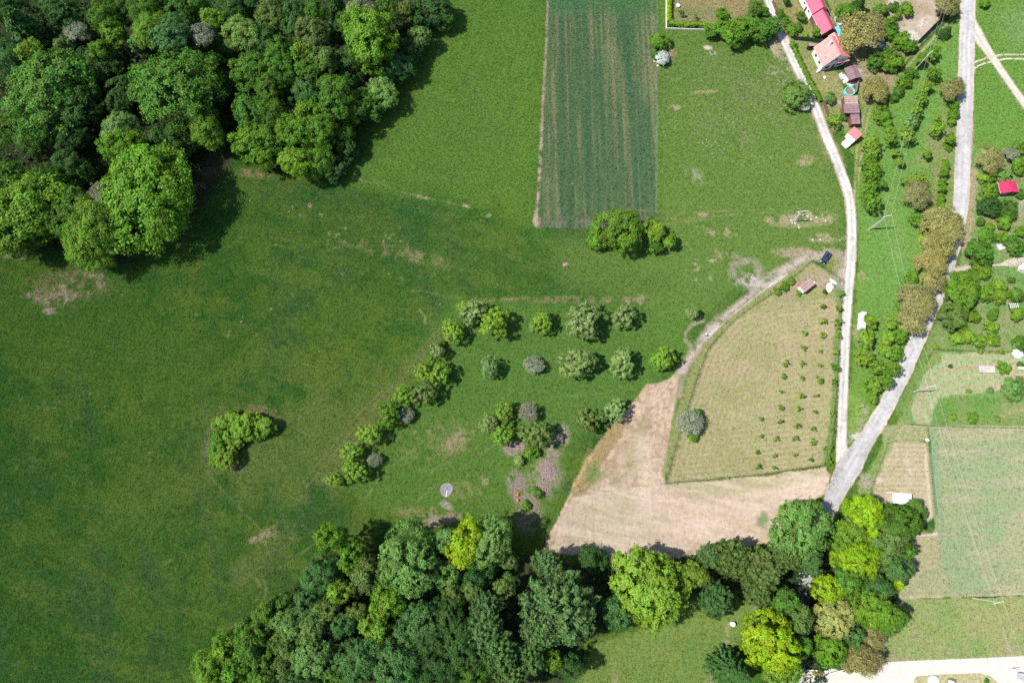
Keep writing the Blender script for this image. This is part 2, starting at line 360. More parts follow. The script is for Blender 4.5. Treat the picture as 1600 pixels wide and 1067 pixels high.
area([(1045, 756), (1180, 746), (1285, 732), (1284, 746), (1180, 768), (1080, 780)], (.40, .385, .195), 5, .75, 2)
idx = near(straw, 4); q2 = fbm(WX[idx] * .35, WY[idx] * 2.4 + .5 * WX[idx], 3, 74, 3, .7); q3 = fbm(WX[idx] * 2.6, WY[idx] * .3, 3, 76, 3, .7); ins_ = sdf(straw, idx) < 0
put(idx, np.where(ins_ & (V[idx] > 735), .5 * sstep(.54, .68, q2), 0), C(.66, .55, .42)); put(idx, np.where(ins_ & (V[idx] > 735), .45 * sstep(.54, .68, 1 - q2), 0), C(.40, .33, .21)); put(idx, np.where(ins_ & (U[idx] < 1060), .35 * sstep(.56, .7, q3), 0), C(.40, .31, .19))
spot(955, 700, 40, 28, (.36, .27, .14), .5, -50, .48); spot(945, 745, 38, 22, (.30, .25, .12), .5, -30, .5); spot(1000, 665, 16, 24, (.30, .27, .13), .6, 30, .45)
line([(1000, 690), (1010, 750), (1005, 800)], 24, (.66, .56, .42), 10, .5, 1.5, patch=(f3, .4)); line([(1040, 850), (1120, 800), (1240, 770)], 26, (.64, .53, .41), 12, .4, 2, patch=(f3, .4))
area([(862, 850), (893, 766), (935, 692), (966, 652), (980, 660), (935, 735), (925, 760), (895, 778)], (.26, .21, .075), 3, .8, 2.5, grass=.7, patch=(f2, .36))
spot(930, 738, 12, 20, (.08, .15, .035), .85, 30, .42); spot(1192, 812, 10, 12, (.07, .16, .05), .9, 0, .4)
line([(850, 864), (892, 767), (935, 692), (976, 642), (1012, 602)], 3, (.55, .43, .2), 1.8, .8, 1.2, patch=(f3, .42))
# verge between straw field and the mown field's fence
area([(1074, 560), (1100, 530), (1150, 482), (1215, 438), (1262, 408), (1268, 412), (1215, 455), (1150, 500), (1108, 546), (1086, 600), (1064, 670), (1045, 735), (1034, 748), (1050, 660), (1064, 590)], (.205, .235, .085), 2, .9, .8)
area([(1068, 570), (1080, 572), (1062, 630), (1050, 665)], (.060, .13, .03), 3, .85, 1)
line([(1268, 409), (1215, 453), (1150, 497), (1107, 544), (1087, 600), (1064, 670), (1040, 755)], 2.2, (.075, .115, .040), 1.2, .8, .5, tall=1.6)
line([(1040, 755), (1180, 742), (1287, 726)], 2.0, (.08, .125, .04), 1.2, .8, .5, tall=1.6)
line([(1268, 409), (1295, 425), (1318, 440)], 3.0, (.075, .12, .04), 1.6, .75, .8, tall=1.6); spot(1313, 448, 10, 16, (.06, .14, .04), .8)
# dirt track from the white road along the fence, with two wheel lines
trk = [(1326, 396), (1300, 398), (1262, 402), (1222, 424), (1180, 454), (1140, 488), (1108, 518), (1085, 546), (1066, 578)]
line(trk, 14, (.40, .335, .25), 4, .7, 1.6, grass=.3, patch=(f3, .32)); line(trk, 8, DUST, 3, .85, 1.4, grass=.1, patch=(f3, .36))
line([(1230, 428), (1182, 462), (1140, 496), (1108, 524)], 2.4, (.62, .55, .46), 1, .85, .5, grass=0)
line([(1215, 426), (1170, 456), (1130, 490)], 2.6, (.15, .18, .06), 1.2, .7, .8, patch=(f3, .42))
spot(1165, 428, 24, 22, DUST, .6, 40, .44); spot(1175, 440, 16, 10, (.55, .5, .43), .7, 0, .4); spot(1145, 405, 26, 9, (.33, .29, .19), .5, 20, .5)
spot(1318, 420, 12, 30, (.55, .47, .39), .9, 0, .33); spot(1262, 395, 50, 8, (.42, .34, .25), .75, 0, .4); spot(1245, 345, 44, 9, (.40, .33, .2), .75, 0, .42); spot(1270, 340, 30, 7, (.55, .48, .3), .7, 0, .55); spot(1290, 372, 26, 7, (.45, .4, .24), .5, 0, .5); spot(1305, 408, 14, 18, (.19, .2, .07), .6)
line([(1096, 500), (1082, 508), (1072, 518), (1070, 530), (1080, 542)], 6, (.34, .30, .2), 2, .75, 1.2, patch=(f3, .36))
line([(1062, 620), (1068, 590), (1082, 560), (1100, 535)], 3, (.45, .38, .26), 1.5, .7, 1)
# orchard strip between the two roads
area([(1230, 60), (1290, 150), (1335, 245), (1340, 340), (1334, 500), (1326, 700), (1345, 690), (1400, 590), (1435, 520), (1480, 420), (1496, 300), (1502, 180), (1500, 20), (1440, 70), (1390, 130), (1300, 150)], (.096, .186, .034), 4, .95, 2)
area([(1350, 330), (1370, 220), (1440, 120), (1490, 60), (1496, 120), (1450, 230), (1420, 330), (1440, 420), (1420, 480), (1350, 480)], (.085, .190, .040), 14, .6, 4)
area([(1440, 230), (1470, 160), (1495, 200), (1488, 330), (1450, 340), (1425, 280)], (.17, .185, .075), 10, .6, 4, patch=(f2, .4))
line([(1388, 300), (1410, 380), (1450, 420)], 12, (.12, .21, .05), 5, .6, 2); line([(1390, 340), (1416, 460), (1440, 520)], 22, (.12, .22, .055), 8, .5, 3, patch=(f2, .45))
for pl in ([(1352, 168), (1345, 205), (1338, 240), (1334, 330)], [(1360, 168), (1352, 205), (1346, 240), (1341, 285)]): line(pl, 2.6, (.36, .31, .16), 1.3, .75, .6, grass=.4)
for pl in ([(1478, 26), (1436, 70), (1400, 112), (1380, 145)], [(1488, 28), (1444, 76), (1408, 114)]): line(pl, 3.0, (.46, .38, .24), 1.5, .85, .6, grass=.3)
spot(1345, 525, 18, 8, (.42, .36, .22), .6, 50, .42); spot(1360, 548, 8, 10, (.5, .42, .32), .8, 0, .4); spot(1352, 430, 12, 7, (.34, .30, .16), .6, 0, .48)
line([(1352, 640), (1338, 670), (1328, 690)], 8, (.55, .46, .36), 3, .7, 1.4, patch=(f3, .4)); spot(1339, 681, 11, 5, (.72, .66, .58), .95)
area([(1328, 620), (1352, 622), (1345, 660), (1328, 690)], (.125, .215, .04), 4, .8, 2)
# gardens
area([(1050, -40), (1180, -40), (1166, 22), (1130, 38), (1050, 37)], (.215, .190, .085), 2, .95, .6, patch=None); area([(1052, 10), (1100, 8), (1150, 28), (1110, 38), (1052, 36)], (.13, .17, .06), 6, .6, 2)
area([(1208, -40), (1270, -40), (1272, 60), (1245, 60), (1222, 30)], (.135, .190, .050), 4, .9, 2, col2=(.24, .22, .09))
area([(1240, 60), (1290, 66), (1320, 150), (1325, 200), (1300, 210), (1285, 160), (1250, 100)], (.165, .205, .062), 3, .9, 1.5, col2=(.24, .24, .10))
area([(1284, -40), (1410, -40), (1400, 40), (1330, 60), (1300, 30)], (.17, .215, .065), 4, .9, 2, col2=(.30, .26, .13))
area([(1320, 60), (1400, 60), (1430, 70), (1395, 115), (1360, 165), (1340, 165), (1330, 110)], (.30, .26, .13), 4, .9, 2.5, col2=(.16, .19, .06))
area([(1398, -40), (1470, -40), (1484, 16), (1432, 68), (1405, 52), (1385, 10)], (.50, .42, .33), 3, .95, 1.5, grass=.1, col2=(.38, .31, .2)); area([(1385, -40), (1402, -40), (1405, 20), (1385, 4)], (.52, .44, .4), 3, .9, 1)
spot(1425, 58, 14, 9, (.62, .6, .58), .9, 40, .36, grass=0); spot(1445, 35, 12, 8, (.66, .56, .46), .7, -30, .45); spot(1373, 68, 11, 10, (.30, .29, .29), .85, 0, .3)
spot(1300, 52, 16, 6, (.30, .22, .16), .9, 0, .3); spot(1330, 90, 8, 14, (.42, .36, .22), .6); spot(1371, 130, 30, 26, (.30, .25, .15), .7, 0, .4); spot(1338, 118, 10, 16, (.66, .62, .55), .5, 0, .45); line([(1316, 118), (1330, 132)], 9, (.78, .75, .7), 1.5, .9, .6, grass=0)
spot(1366, 135, 14, 10, (.48, .42, .36), .6, 0, .5); line([(1290, 165), (1316, 160)], 5, (.44, .40, .3), 1.5, .8, .6, grass=0); spot(1322, 186, 8, 8, (.45, .38, .28), .8, 0, .4)
line([(1196, -10), (1206, 15), (1222, 55), (1245, 105), (1270, 155), (1290, 210), (1308, 258)], 26, (.22, .2, .09), 5, .55, 2, patch=(f3, .42)); spot(1212, 75, 9, 14, (.55, .48, .34), .8, -20, .42)
line([(1233, 80), (1260, 125), (1278, 158)], 10, (.10, .19, .035), 2, .9, 1)
# east of the asphalt road
area([(1522, -40), (1640, -40), (1640, 245), (1520, 232), (1516, 120)], (.080, .168, .030), 3, .95, 1.5); area([(1545, 20), (1640, 10), (1640, 90), (1580, 70)], (.115, .20, .07), 16, .6, 5, patch=(f2, .42))
area([(1516, 232), (1640, 240), (1640, 555), (1462, 548), (1440, 560), (1466, 500), (1500, 420), (1512, 320)], (.090, .185, .045), 4, .9, 2, col2=(.16, .2, .08)); line([(1522, 268), (1516, 330), (1508, 385)], 14, (.34, .28, .17), 4, .8, 2, grass=.4, patch=(f3, .36))
line([(1521, -20), (1519, 130), (1516, 230), (1512, 320)], 5, (.46, .36, .25), 2, .8, .8, grass=.2)
line([(1408, 640), (1440, 565), (1472, 508)], 16, (.105, .175, .045), 5, .8, 2); line([(1424, 630), (1450, 570), (1470, 535)], 3, (.34, .27, .14), 2, .6, 1)
spot(1587, 318, 14, 20, (.52, .46, .36), .8, 0, .45); spot(1570, 350, 20, 30, (.28, .25, .12), .5, 0, .5); spot(1540, 350, 14, 20, (.32, .28, .15), .6, 0, .45)
line([(1495, 421), (1525, 415)], 6, (.6, .52, .42), 2, .8, 1, grass=0); spot(1573, 468, 3, 10, (.58, .40, .28), .9, -20)
area([(1400, 666), (1640, 660), (1640, 552), (1466, 548), (1440, 575), (1425, 625)], (.110, .200, .055), 3, .95, 1, col2=(.14, .2, .06))
hook = [(1472, 552), (1640, 554), (1640, 596), (1566, 612), (1530, 614), (1490, 617), (1467, 622), (1458, 640), (1454, 664), (1428, 660), (1425, 640), (1434, 612), (1443, 585), (1458, 572), (1472, 566)]
idx, d = area(hook, (.31, .40, .19), 1.6, 1.0, .8, grass=.7)
hk = [(1441, 664), (1434, 640), (1446, 604), (1474, 580), (1520, 572), (1600, 572)]
per = .5 + .5 * np.sin(ldist(hk, idx) * 2 * math.pi / 13.0); put(idx, np.where(d < 0, .7 * sstep(.35, .9, per), 0), C(.40, .33, .195)); put(idx, np.where(d < 0, .5 * sstep(.5, .7, f3[idx]), 0), C(.42, .42, .25))
spot(1590, 582, 20, 12, (.50, .39, .27), .7, 0, .35); spot(1545, 605, 24, 6, (.48, .35, .25), .5, 0, .45)
area([(1474, 622), (1640, 615), (1640, 666), (1454, 665), (1460, 640)], (.072, .165, .030), 3, .9, 1, col2=(.10, .17, .045)); area([(1560, 620), (1640, 610), (1640, 660), (1560, 650)], (.17, .21, .085), 14, .6, 4, patch=(f2, .45)); line([(1560, 655), (1585, 640), (1600, 640)], 4, (.44, .33, .2), 3, .6, 2, patch=(f3, .45))
area([(1375, 668), (1448, 662), (1452, 690), (1385, 690)], (.36, .37, .19), 4, .9, 2); line([(1454, 668), (1640, 668)], 4, (.48, .45, .29), 1.5, .8, .6)
grain = [(1452, 671), (1640, 669), (1640, 927), (1405, 935), (1412, 880), (1420, 836), (1462, 832), (1458, 740)]
idx, d = area(grain, (.235, .305, .150), 1.5, 1.0, .6, grass=.8); inside = d < 0
gr = fbm(WX[idx], WY[idx] * .8, 9, 83); hr = fbm(WX[idx] * .35, WY[idx] * 3.0, 5, 85, 3); vr = fbm(WX[idx] * 3.0, WY[idx] * .25, 5, 87, 3)
put(idx, np.where(inside, .75 * sstep(.46, .68, .6 * gr + .4 * hr), 0), C(.37, .37, .21)); put(idx, np.where(inside, .55 * sstep(.5, .72, 1 - .6 * gr - .4 * vr), 0), C(.140, .235, .110)); put(idx, np.where(inside, .35 * sstep(.55, .72, hr), 0), C(.40, .39, .25))
put(idx, np.where(inside & (V[idx] > 700), .75 * sstep(.4, .62, f2[idx]) * sstep(880, 925, V[idx]), 0), C(.38, .36, .20)); area([(1410, 830), (1455, 832), (1470, 850), (1465, 890), (1410, 900)], (.42, .37, .21), 8, .75, 3)
line([(1458, 674), (1464, 800)], 10, (.10, .24, .12), 4, .5, 2); line([(1425, 837), (1462, 834)], 5, (.56, .48, .38), 1.5, .9, .8, grass=0)
plot = [(1386, 691), (1450, 690), (1454, 740), (1460, 806), (1430, 830), (1370, 780), (1362, 755)]
idx, d = area(plot, (.47, .40, .26), 1.6, .95, .6, grass=.25); per = .5 + .5 * np.sin(V[idx] * 2 * math.pi / 7.5 + .8 * f2[idx]); put(idx, np.where((d < 0) & (V[idx] < 770), .55 * sstep(.4, .9, per), 0), C(.30, .30, .12)); put(idx, np.where(d < 0, .5 * sstep(.5, .7, f3[idx]), 0), C(.55, .50, .36))
line([(1450, 690), (1454, 740), (1460, 806)], 3, (.20, .21, .10), 1.2, .8, .6); line([(1445, 692), (1449, 745), (1455, 806)], 3, (.58, .50, .33), 1.2, .7, .6); line([(1388, 692), (1366, 752), (1356, 775)], 3, (.22, .22, .12), 1.5, .7, .6)
area([(1330, 800), (1345, 752), (1385, 690), (1400, 668), (1392, 700), (1360, 770), (1340, 820)], (.15, .22, .06), 3, .85, 1.5); spot(1352, 752, 10, 12, (.5, .44, .34), .7, -40, .42); spot(1372, 752, 6, 8, (.6, .55, .48), .7, 0, .45)
low = [(1404, 936), (1640, 930), (1640, 1030), (1360, 1036), (1350, 990)]
idx, d = area(low, (.165, .225, .07), 1.5, 1.0, .8); put(idx, np.where(d < 0, .6 * sstep(.45, .65, f2[idx] * .6 + f1[idx] * .4), 0), C(.235, .25, .105)); put(idx, np.where(d < 0, .5 * sstep(.55, .72, f3[idx]), 0), C(.30, .28, .15)); put(idx, np.where(d < 0, .6 * sstep(.5, .7, 1 - f2[idx]), 0), C(.115, .20, .055))
line([(1405, 934), (1500, 931), (1640, 927)], 2.4, (.50, .42, .28), 1.2, .85, .6); line([(1380, 1028), (1480, 1020), (1640, 1010)], 5, (.36, .31, .2), 3, .7, 2, patch=(f3, .45)); line([(1370, 1036), (1640, 1024)], 4, (.42, .35, .22), 2, .8, 1)
# meadow below the lower wood
area([(880, 1100), (930, 1010), (990, 985), (1080, 935), (1190, 915), (1200, 960), (1150, 1010), (1130, 1100)], (.095, .165, .036), 6, .95, 2, col2=(.11, .17, .036)); area([(960, 1000), (1120, 960), (1100, 1040), (960, 1060)], (.13, .19, .045), 20, .5, 5, patch=(f2, .45))
line([(1136, 975), (1137, 1000), (1120, 1030), (1108, 1070)], 9, (.32, .27, .17), 4, .7, 2, patch=(f3, .4)); line([(963, 1035), (960, 1067)], 6, (.30, .27, .13), 3, .7, 2, patch=(f3, .45)); spot(1188, 940, 16, 12, (.34, .31, .2), .7, 0, .42)
# woodland floor: dark leaf litter
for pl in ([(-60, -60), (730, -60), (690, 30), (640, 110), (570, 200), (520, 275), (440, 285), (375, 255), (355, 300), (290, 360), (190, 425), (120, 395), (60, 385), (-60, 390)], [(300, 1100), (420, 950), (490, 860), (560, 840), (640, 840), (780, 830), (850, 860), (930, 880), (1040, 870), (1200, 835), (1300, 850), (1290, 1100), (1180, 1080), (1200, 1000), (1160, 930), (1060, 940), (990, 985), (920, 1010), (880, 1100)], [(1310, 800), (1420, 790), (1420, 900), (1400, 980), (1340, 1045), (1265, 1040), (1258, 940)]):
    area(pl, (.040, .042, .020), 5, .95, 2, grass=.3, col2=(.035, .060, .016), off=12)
# scrubby hollow, bare patches, a painted shadow at the upper wood, wheel marks in the meadow
for s in ((805, 700, 18, 11, (.33, .26, .21), .65, 0, .40), (808, 760, 14, 24, (.38, .30, .26), .75, -10, .38), (825, 800, 20, 30, (.26, .21, .15), .7, 0, .44), (850, 745, 26, 32, (.28, .26, .16), .6, 0, .42), (875, 680, 14, 16, (.40, .33, .27), .7, 30, .42), (865, 705, 12, 20, (.42, .35, .26), .6, 30, .5),
          (105, 448, 66, 26, (.125, .135, .05), .7, -8, .42), (120, 448, 50, 20, (.46, .37, .26), .8, -20, .60), (50, 462, 14, 9, (.46, .37, .27), .7, 0, .52), (78, 486, 10, 5, (.5, .42, .3), .8, 0, .5), (20, 398, 22, 7, (.40, .30, .2), .7, 8, .45), (395, 272, 26, 6, (.22, .18, .09), .6, 10, .45), (320, 265, 20, 12, (.10, .085, .05), .6, 0, .42), (260, 375, 60, 12, (.075, .07, .04), .5, -30, .5),  # next-to-last spot: the upper wood's shade, put into the ground colour
          (690, 812, 26, 8, (.46, .36, .27), .85, -12, .42), (672, 800, 10, 8, (.30, .27, .16), .6, 0, .4), (640, 800, 24, 8, (.22, .21, .08), .5, 0, .4), (698, 790, 10, 5, (.48, .42, .34), .8, 30, .45), (690, 690, 60, 34, (.155, .175, .06), .5, -20, .52), (715, 690, 24, 12, (.40, .33, .2), .6, -30, .62), (760, 760, 12, 16, (.36, .29, .18), .6, 0, .52), (655, 680, 16, 8, (.36, .3, .18), .6, -30, .6), (720, 765, 30, 14, (.19, .2, .07), .5, 0, .45),
          (375, 690, 62, 52, (.10, .14, .035), .4, 0, .42), (362, 728, 16, 7, (.22, .18, .12), .7, 20, .40), (338, 690, 18, 40, (.17, .155, .085), .6, 15, .42), (410, 650, 36, 12, (.15, .14, .06), .6, 20, .4),
          (410, 838, 20, 5, (.46, .36, .24), .8, -22, .45), (420, 838, 10, 12, (.36, .29, .17), .6, 30, .5), (728, 322, 6, 2, (.6, .45, .33), .95, 15, .3), (660, 308, 9, 2, (.5, .42, .26), .9, 12, .3), (484, 322, 3, 4, (.44, .3, .2), .9, 0, .3), (763, 335, 9, 4, (.36, .36, .22), .7, 0, .45), (883, 413, 4, 3, (.55, .42, .32), .9, 0, .3),
          (215, 590, 14, 10, (.55, .45, .34), .9, 0, .70), (1106, 75, 7, 3, (.72, .64, .5), .9, 10, .3), (1114, 83, 5, 3, (.6, .58, .44), .8, 0, .3), (1055, 168, 8, 4, (.46, .38, .24), .8, 0, .45), (1100, 144, 18, 2.5, (.40, .32, .18), .8, -4, .35), (1046, 85, 9, 12, (.32, .24, .13), .6, 0, .4), (1085, 275, 16, 9, (.22, .27, .15), .7, 30, .42), (1130, 362, 24, 8, (.42, .36, .24), .55, 0, .58), (1098, 335, 8, 3, (.42, .35, .22), .7, 0, .4), (1255, 250, 14, 8, (.38, .34, .19), .6, 0, .5), (1205, 110, 10, 6, (.55, .48, .36), .6, 0, .5), (1225, 100, 7, 12, (.5, .44, .3), .7, 0, .5),
          (620, 395, 80, 10, (.20, .19, .085), .5, 12, .52), (640, 402, 55, 6, (.50, .45, .3), .7, 13, .74), (560, 380, 150, 34, (.55, .52, .3), .6, 13, .78), (520, 352, 90, 24, (.5, .46, .28), .6, 15, .8), (900, 468, 130, 5, (.20, .17, .09), .55, 0, .44), (1010, 470, 60, 5, (.4, .34, .22), .5, 0, .6), (1100, 420, 20, 24, (.6, .58, .38), .8, 0, .74), (1030, 465, 60, 10, (.5, .46, .3), .6, 0, .74)):
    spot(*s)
line([(620, 640), (540, 730), (450, 830), (380, 900)], 34, (.10, .130, .040), 14, .5, 4, patch=(f2, .42)); line([(700, 520), (650, 570), (600, 625), (545, 690), (510, 745)], 26, (.115, .14, .045), 10, .55, 3, patch=(f3, .4))
line([(615, 600), (560, 660), (480, 760)], 2, (.17, .17, .07), 1.5, .6, .6); line([(606, 600), (548, 660), (470, 760)], 2, (.17, .17, .07), 1.5, .5, .6)
for pl, c, wd in (([(555, 278), (580, 286), (600, 284)], .8, 2), ([(600, 290), (625, 300), (680, 312), (730, 324)], .7, 1.6), ([(655, 485), (663, 495), (664, 505)], .9, 3), ([(640, 455), (665, 456), (690, 462), (720, 466)], .6, 2), ([(390, 898), (402, 905), (408, 920), (400, 938)], .8, 2.6), ([(412, 905), (416, 922), (412, 940)], .55, 2), ([(335, 985), (360, 980), (385, 965)], .7, 2), ([(440, 655), (480, 680), (490, 687)], .6, 2.2), ([(390, 632), (420, 638), (440, 645)], .7, 2), ([(405, 835), (440, 815), (455, 795)], .6, 2.5), ([(500, 842), (450, 880), (410, 900)], .45, 2), ([(840, 465), (760, 470), (740, 472)], .6, 3), ([(820, 585), (832, 610)], .5, 1.2), ([(780, 622), (900, 618), (960, 612)], .4, 1.6),
                  ([(960, 326), (1060, 333), (1200, 327), (1240, 330)], .55, 1.4), ([(1000, 338), (1060, 343), (1180, 333), (1280, 330)], .55, 1.4), ([(1035, 350), (1120, 342)], .5, 1.2), ([(780, 690), (700, 745), (640, 790)], .4, 2), ([(660, 690), (600, 740), (560, 790)], .4, 2), ([(320, 735), (380, 800), (420, 840)], .35, 3)):
    line(pl, wd, (.27, .25, .13), 1.1, c * .55, .5, grass=.6, patch=(f3, .40))
for k in range(16):
    o_ = 22 * k; line([(640 - o_, 560 + o_ * .1), (560 - o_, 690 + o_ * .1), (440 - o_, 840 + o_ * .05), (330 - o_, 960)], 5 + 3 * (k % 3), (.085, .125, .030), 4, .20, 2, patch=(f2, .42))
for k in range(10): line([(560 + 22 * k, 300), (640 + 22 * k, 180), (690 + 20 * k, 60), (700 + 18 * k, -30)], 7, (.050, .105, .024), 5, .25, 2, patch=(f2, .42))
# dandelion and stone flecks on the right pasture
for u, v, ru, rv, t in ((1130, 210, 46, 34, .80), (1150, 190, 34, 20, .80), (1210, 150, 50, 40, .82), (1240, 120, 24, 30, .8), (1110, 190, 70, 60, .85), (1180, 245, 50, 24, .84), (1230, 160, 40, 44, .82), (1260, 340, 40, 14, .72), (1090, 120, 50, 50, .88), (1080, 380, 60, 30, .86)):
    spot(u, v, ru, rv, (.40, .40, .24), .8, 0, min(.97, t + .085), fld=fine)
for k in range(70):
    u, v = random.uniform(0, 900), random.uniform(270, 900); spot(u, v, random.uniform(1, 2.2), random.uniform(.8, 1.6), random.choice(((.30, .27, .17), (.18, .22, .09), (.34, .3, .2))), .7)
for pts_, w_ in (([(1513, -30), (1511, 60), (1509, 140), (1505, 240), (1501, 320), (1490, 380), (1468, 450), (1440, 515), (1412, 580), (1382, 640), (1353, 690), (1330, 733), (1308, 770), (1284, 815), (1266, 865), (1256, 915), (1250, 960), (1246, 1090)], 25), ([(1196, -20), (1206, 15), (1222, 55), (1245, 105), (1269, 155), (1290, 210), (1310, 258), (1326, 305), (1331, 350), (1330, 400), (1326, 450), (1321, 520), (1318, 600), (1316, 660), (1316, 705), (1318, 735)], 16), ([(1519, 35), (1528, 55), (1545, 82), (1560, 104), (1580, 133), (1612, 178)], 12)):
    line(pts_, w_, (.42, .37, .31), 1.0, .95, .15, grass=-.6)
area([(1352, 1038), (1400, 1033), (1500, 1029), (1640, 1023), (1640, 1110), (1250, 1110), (1262, 1050), (1300, 1044), (1330, 1052)], (.5, .46, .4), 1, 1, .1, grass=-.6)
GRASS = np.clip(GRASS, 0, 1)
lum = COL.mean(1, keepdims=True); dk = 1 - sstep(.07, .30, lum)       # settle the land's reflectance against the exposure
COL = COL * (dk * np.array([[1.15, 1.06, 1.22]], np.float32) + (1 - dk) * np.array([[.65, .645, .69]], np.float32))
COL = np.clip(COL, .005, .95)
RELIEF = ((f3 - .5) * .08 * GRASS + (fine - .5) * .02 * GRASS).astype(np.float32)
RELIEF -= RELIEF.max()
RGBA = np.concatenate([COL, np.ones((len(COL), 1), np.float32)], 1)
# which piece of the land each cell belongs to
cu = U.reshape(ny, nx)[:-1, :-1].ravel(); cv = V.reshape(ny, nx)[:-1, :-1].ravel()
cell = np.zeros(len(cu), np.int8)
def inside(poly, px, py):
    ins = np.zeros(len(px), bool)
    for (ax, ay), (bx, by) in zip(poly, poly[1:] + poly[:1]):
        if ay != by: ins ^= ((ay > py) != (by > py)) & (px < (bx - ax) * (py - ay) / (by - ay) + ax)
    return ins
garden = [(1050, -40), (1180, -40), (1208, -40), (1484, -40), (1484, 16), (1432, 68), (1395, 115), (1345, 168), (1325, 200), (1300, 210), (1285, 160), (1250, 100), (1210, 20), (1166, 30), (1050, 37)]
names = ["meadow", "crop_field", "mown_field", "stubble_field", "garden_ground", "grain_field"]
for k, pl in ((1, crop), (4, garden), (3, straw), (2, mown), (5, grain)): cell[inside(pl, cu, cv)] = k
vid = np.arange(nx * ny).reshape(ny, nx)
Q = np.stack([vid[:-1, :-1], vid[:-1, 1:], vid[1:, 1:], vid[1:, :-1]], -1).reshape(-1, 4)
P3 = np.stack([WX, WY, RELIEF], 1)
for k, nm in enumerate(names):
    q = Q[cell == k]; used, inv = np.unique(q, return_inverse=True)
    me = mesh_np(nm, P3[used], inv.reshape(-1, 4), M_LAND, {"Col": ('FLOAT_COLOR', RGBA[used])})
    me.polygons.foreach_set("use_smooth", np.ones(len(q), bool))
    o = bpy.data.objects.new(nm, me); S.collection.objects.link(o); tag(o, kind='structure')
# the country beyond, out to the horizon
b = 3000.0; z = float(np.median(RELIEF)) - .05; mbx = MB()
for (xa, ya, xb, yb) in ((-b, -b, b, Y0), (-b, Y1 - DX, b, b), (-b, Y0, X0, Y1 - DX), (X1 - DX, Y0, b, Y1 - DX)): mbx.quad((xa, ya, z), (xb, ya, z), (xb, yb, z), (xa, yb, z))
tag(mbx.build("ground", mat("far_meadow", (.05, .11, .02), .95, .35, .05)), kind='structure')
# grass blades standing on it
rng = np.random.default_rng(5)
NB = 1100000
bx = rng.uniform(-190, 190, NB); by = rng.uniform(-50, 190, NB)
ii = np.clip(((by - Y0) / DX).round().astype(int), 0, ny - 1) * nx + np.clip(((bx - X0) / DX).round().astype(int), 0, nx - 1)
uu, vv = to_px(bx, by)
keep = (rng.random(NB) < GRASS[ii]) & (uu > -60) & (uu < 1660) & (vv > -60) & (vv < 1110)
bx, by, ii = bx[keep], by[keep], ii[keep]; n = len(bx)
ang = rng.uniform(0, 2 * math.pi, n); hw = rng.uniform(.08, .2, n); hh = rng.uniform(.06, .2, n) * TALL[ii]; ln = rng.normal(0, 1.5, n) * hh
ca, sa = np.cos(ang), np.sin(ang); z0 = RELIEF[ii] - .03
v = np.empty((n, 4, 3), np.float32)
for k, (s_, t_) in enumerate(((-1, 0), (1, 0), (.6, 1), (-.6, 1))):
    v[:, k, 0] = bx + s_ * hw * ca - t_ * ln * sa; v[:, k, 1] = by + s_ * hw * sa + t_ * ln * ca; v[:, k, 2] = z0 + t_ * hh
gc = np.repeat(COL[ii] * rng.uniform(.75, 1.3, n)[:, None] * np.array([1.05, 1.03, .95]), 4, axis=0)
ga = np.concatenate([gc, np.ones((len(gc), 1))], 1)
me = mesh_np("grass", v.reshape(-1, 3), np.arange(n * 4).reshape(-1, 4), M_TUFT, {"Col": ('FLOAT_COLOR', ga)})
o = bpy.data.objects.new("grass", me); S.collection.objects.link(o); tag(o, "short meadow grass over the fields", "grass", kind='stuff')

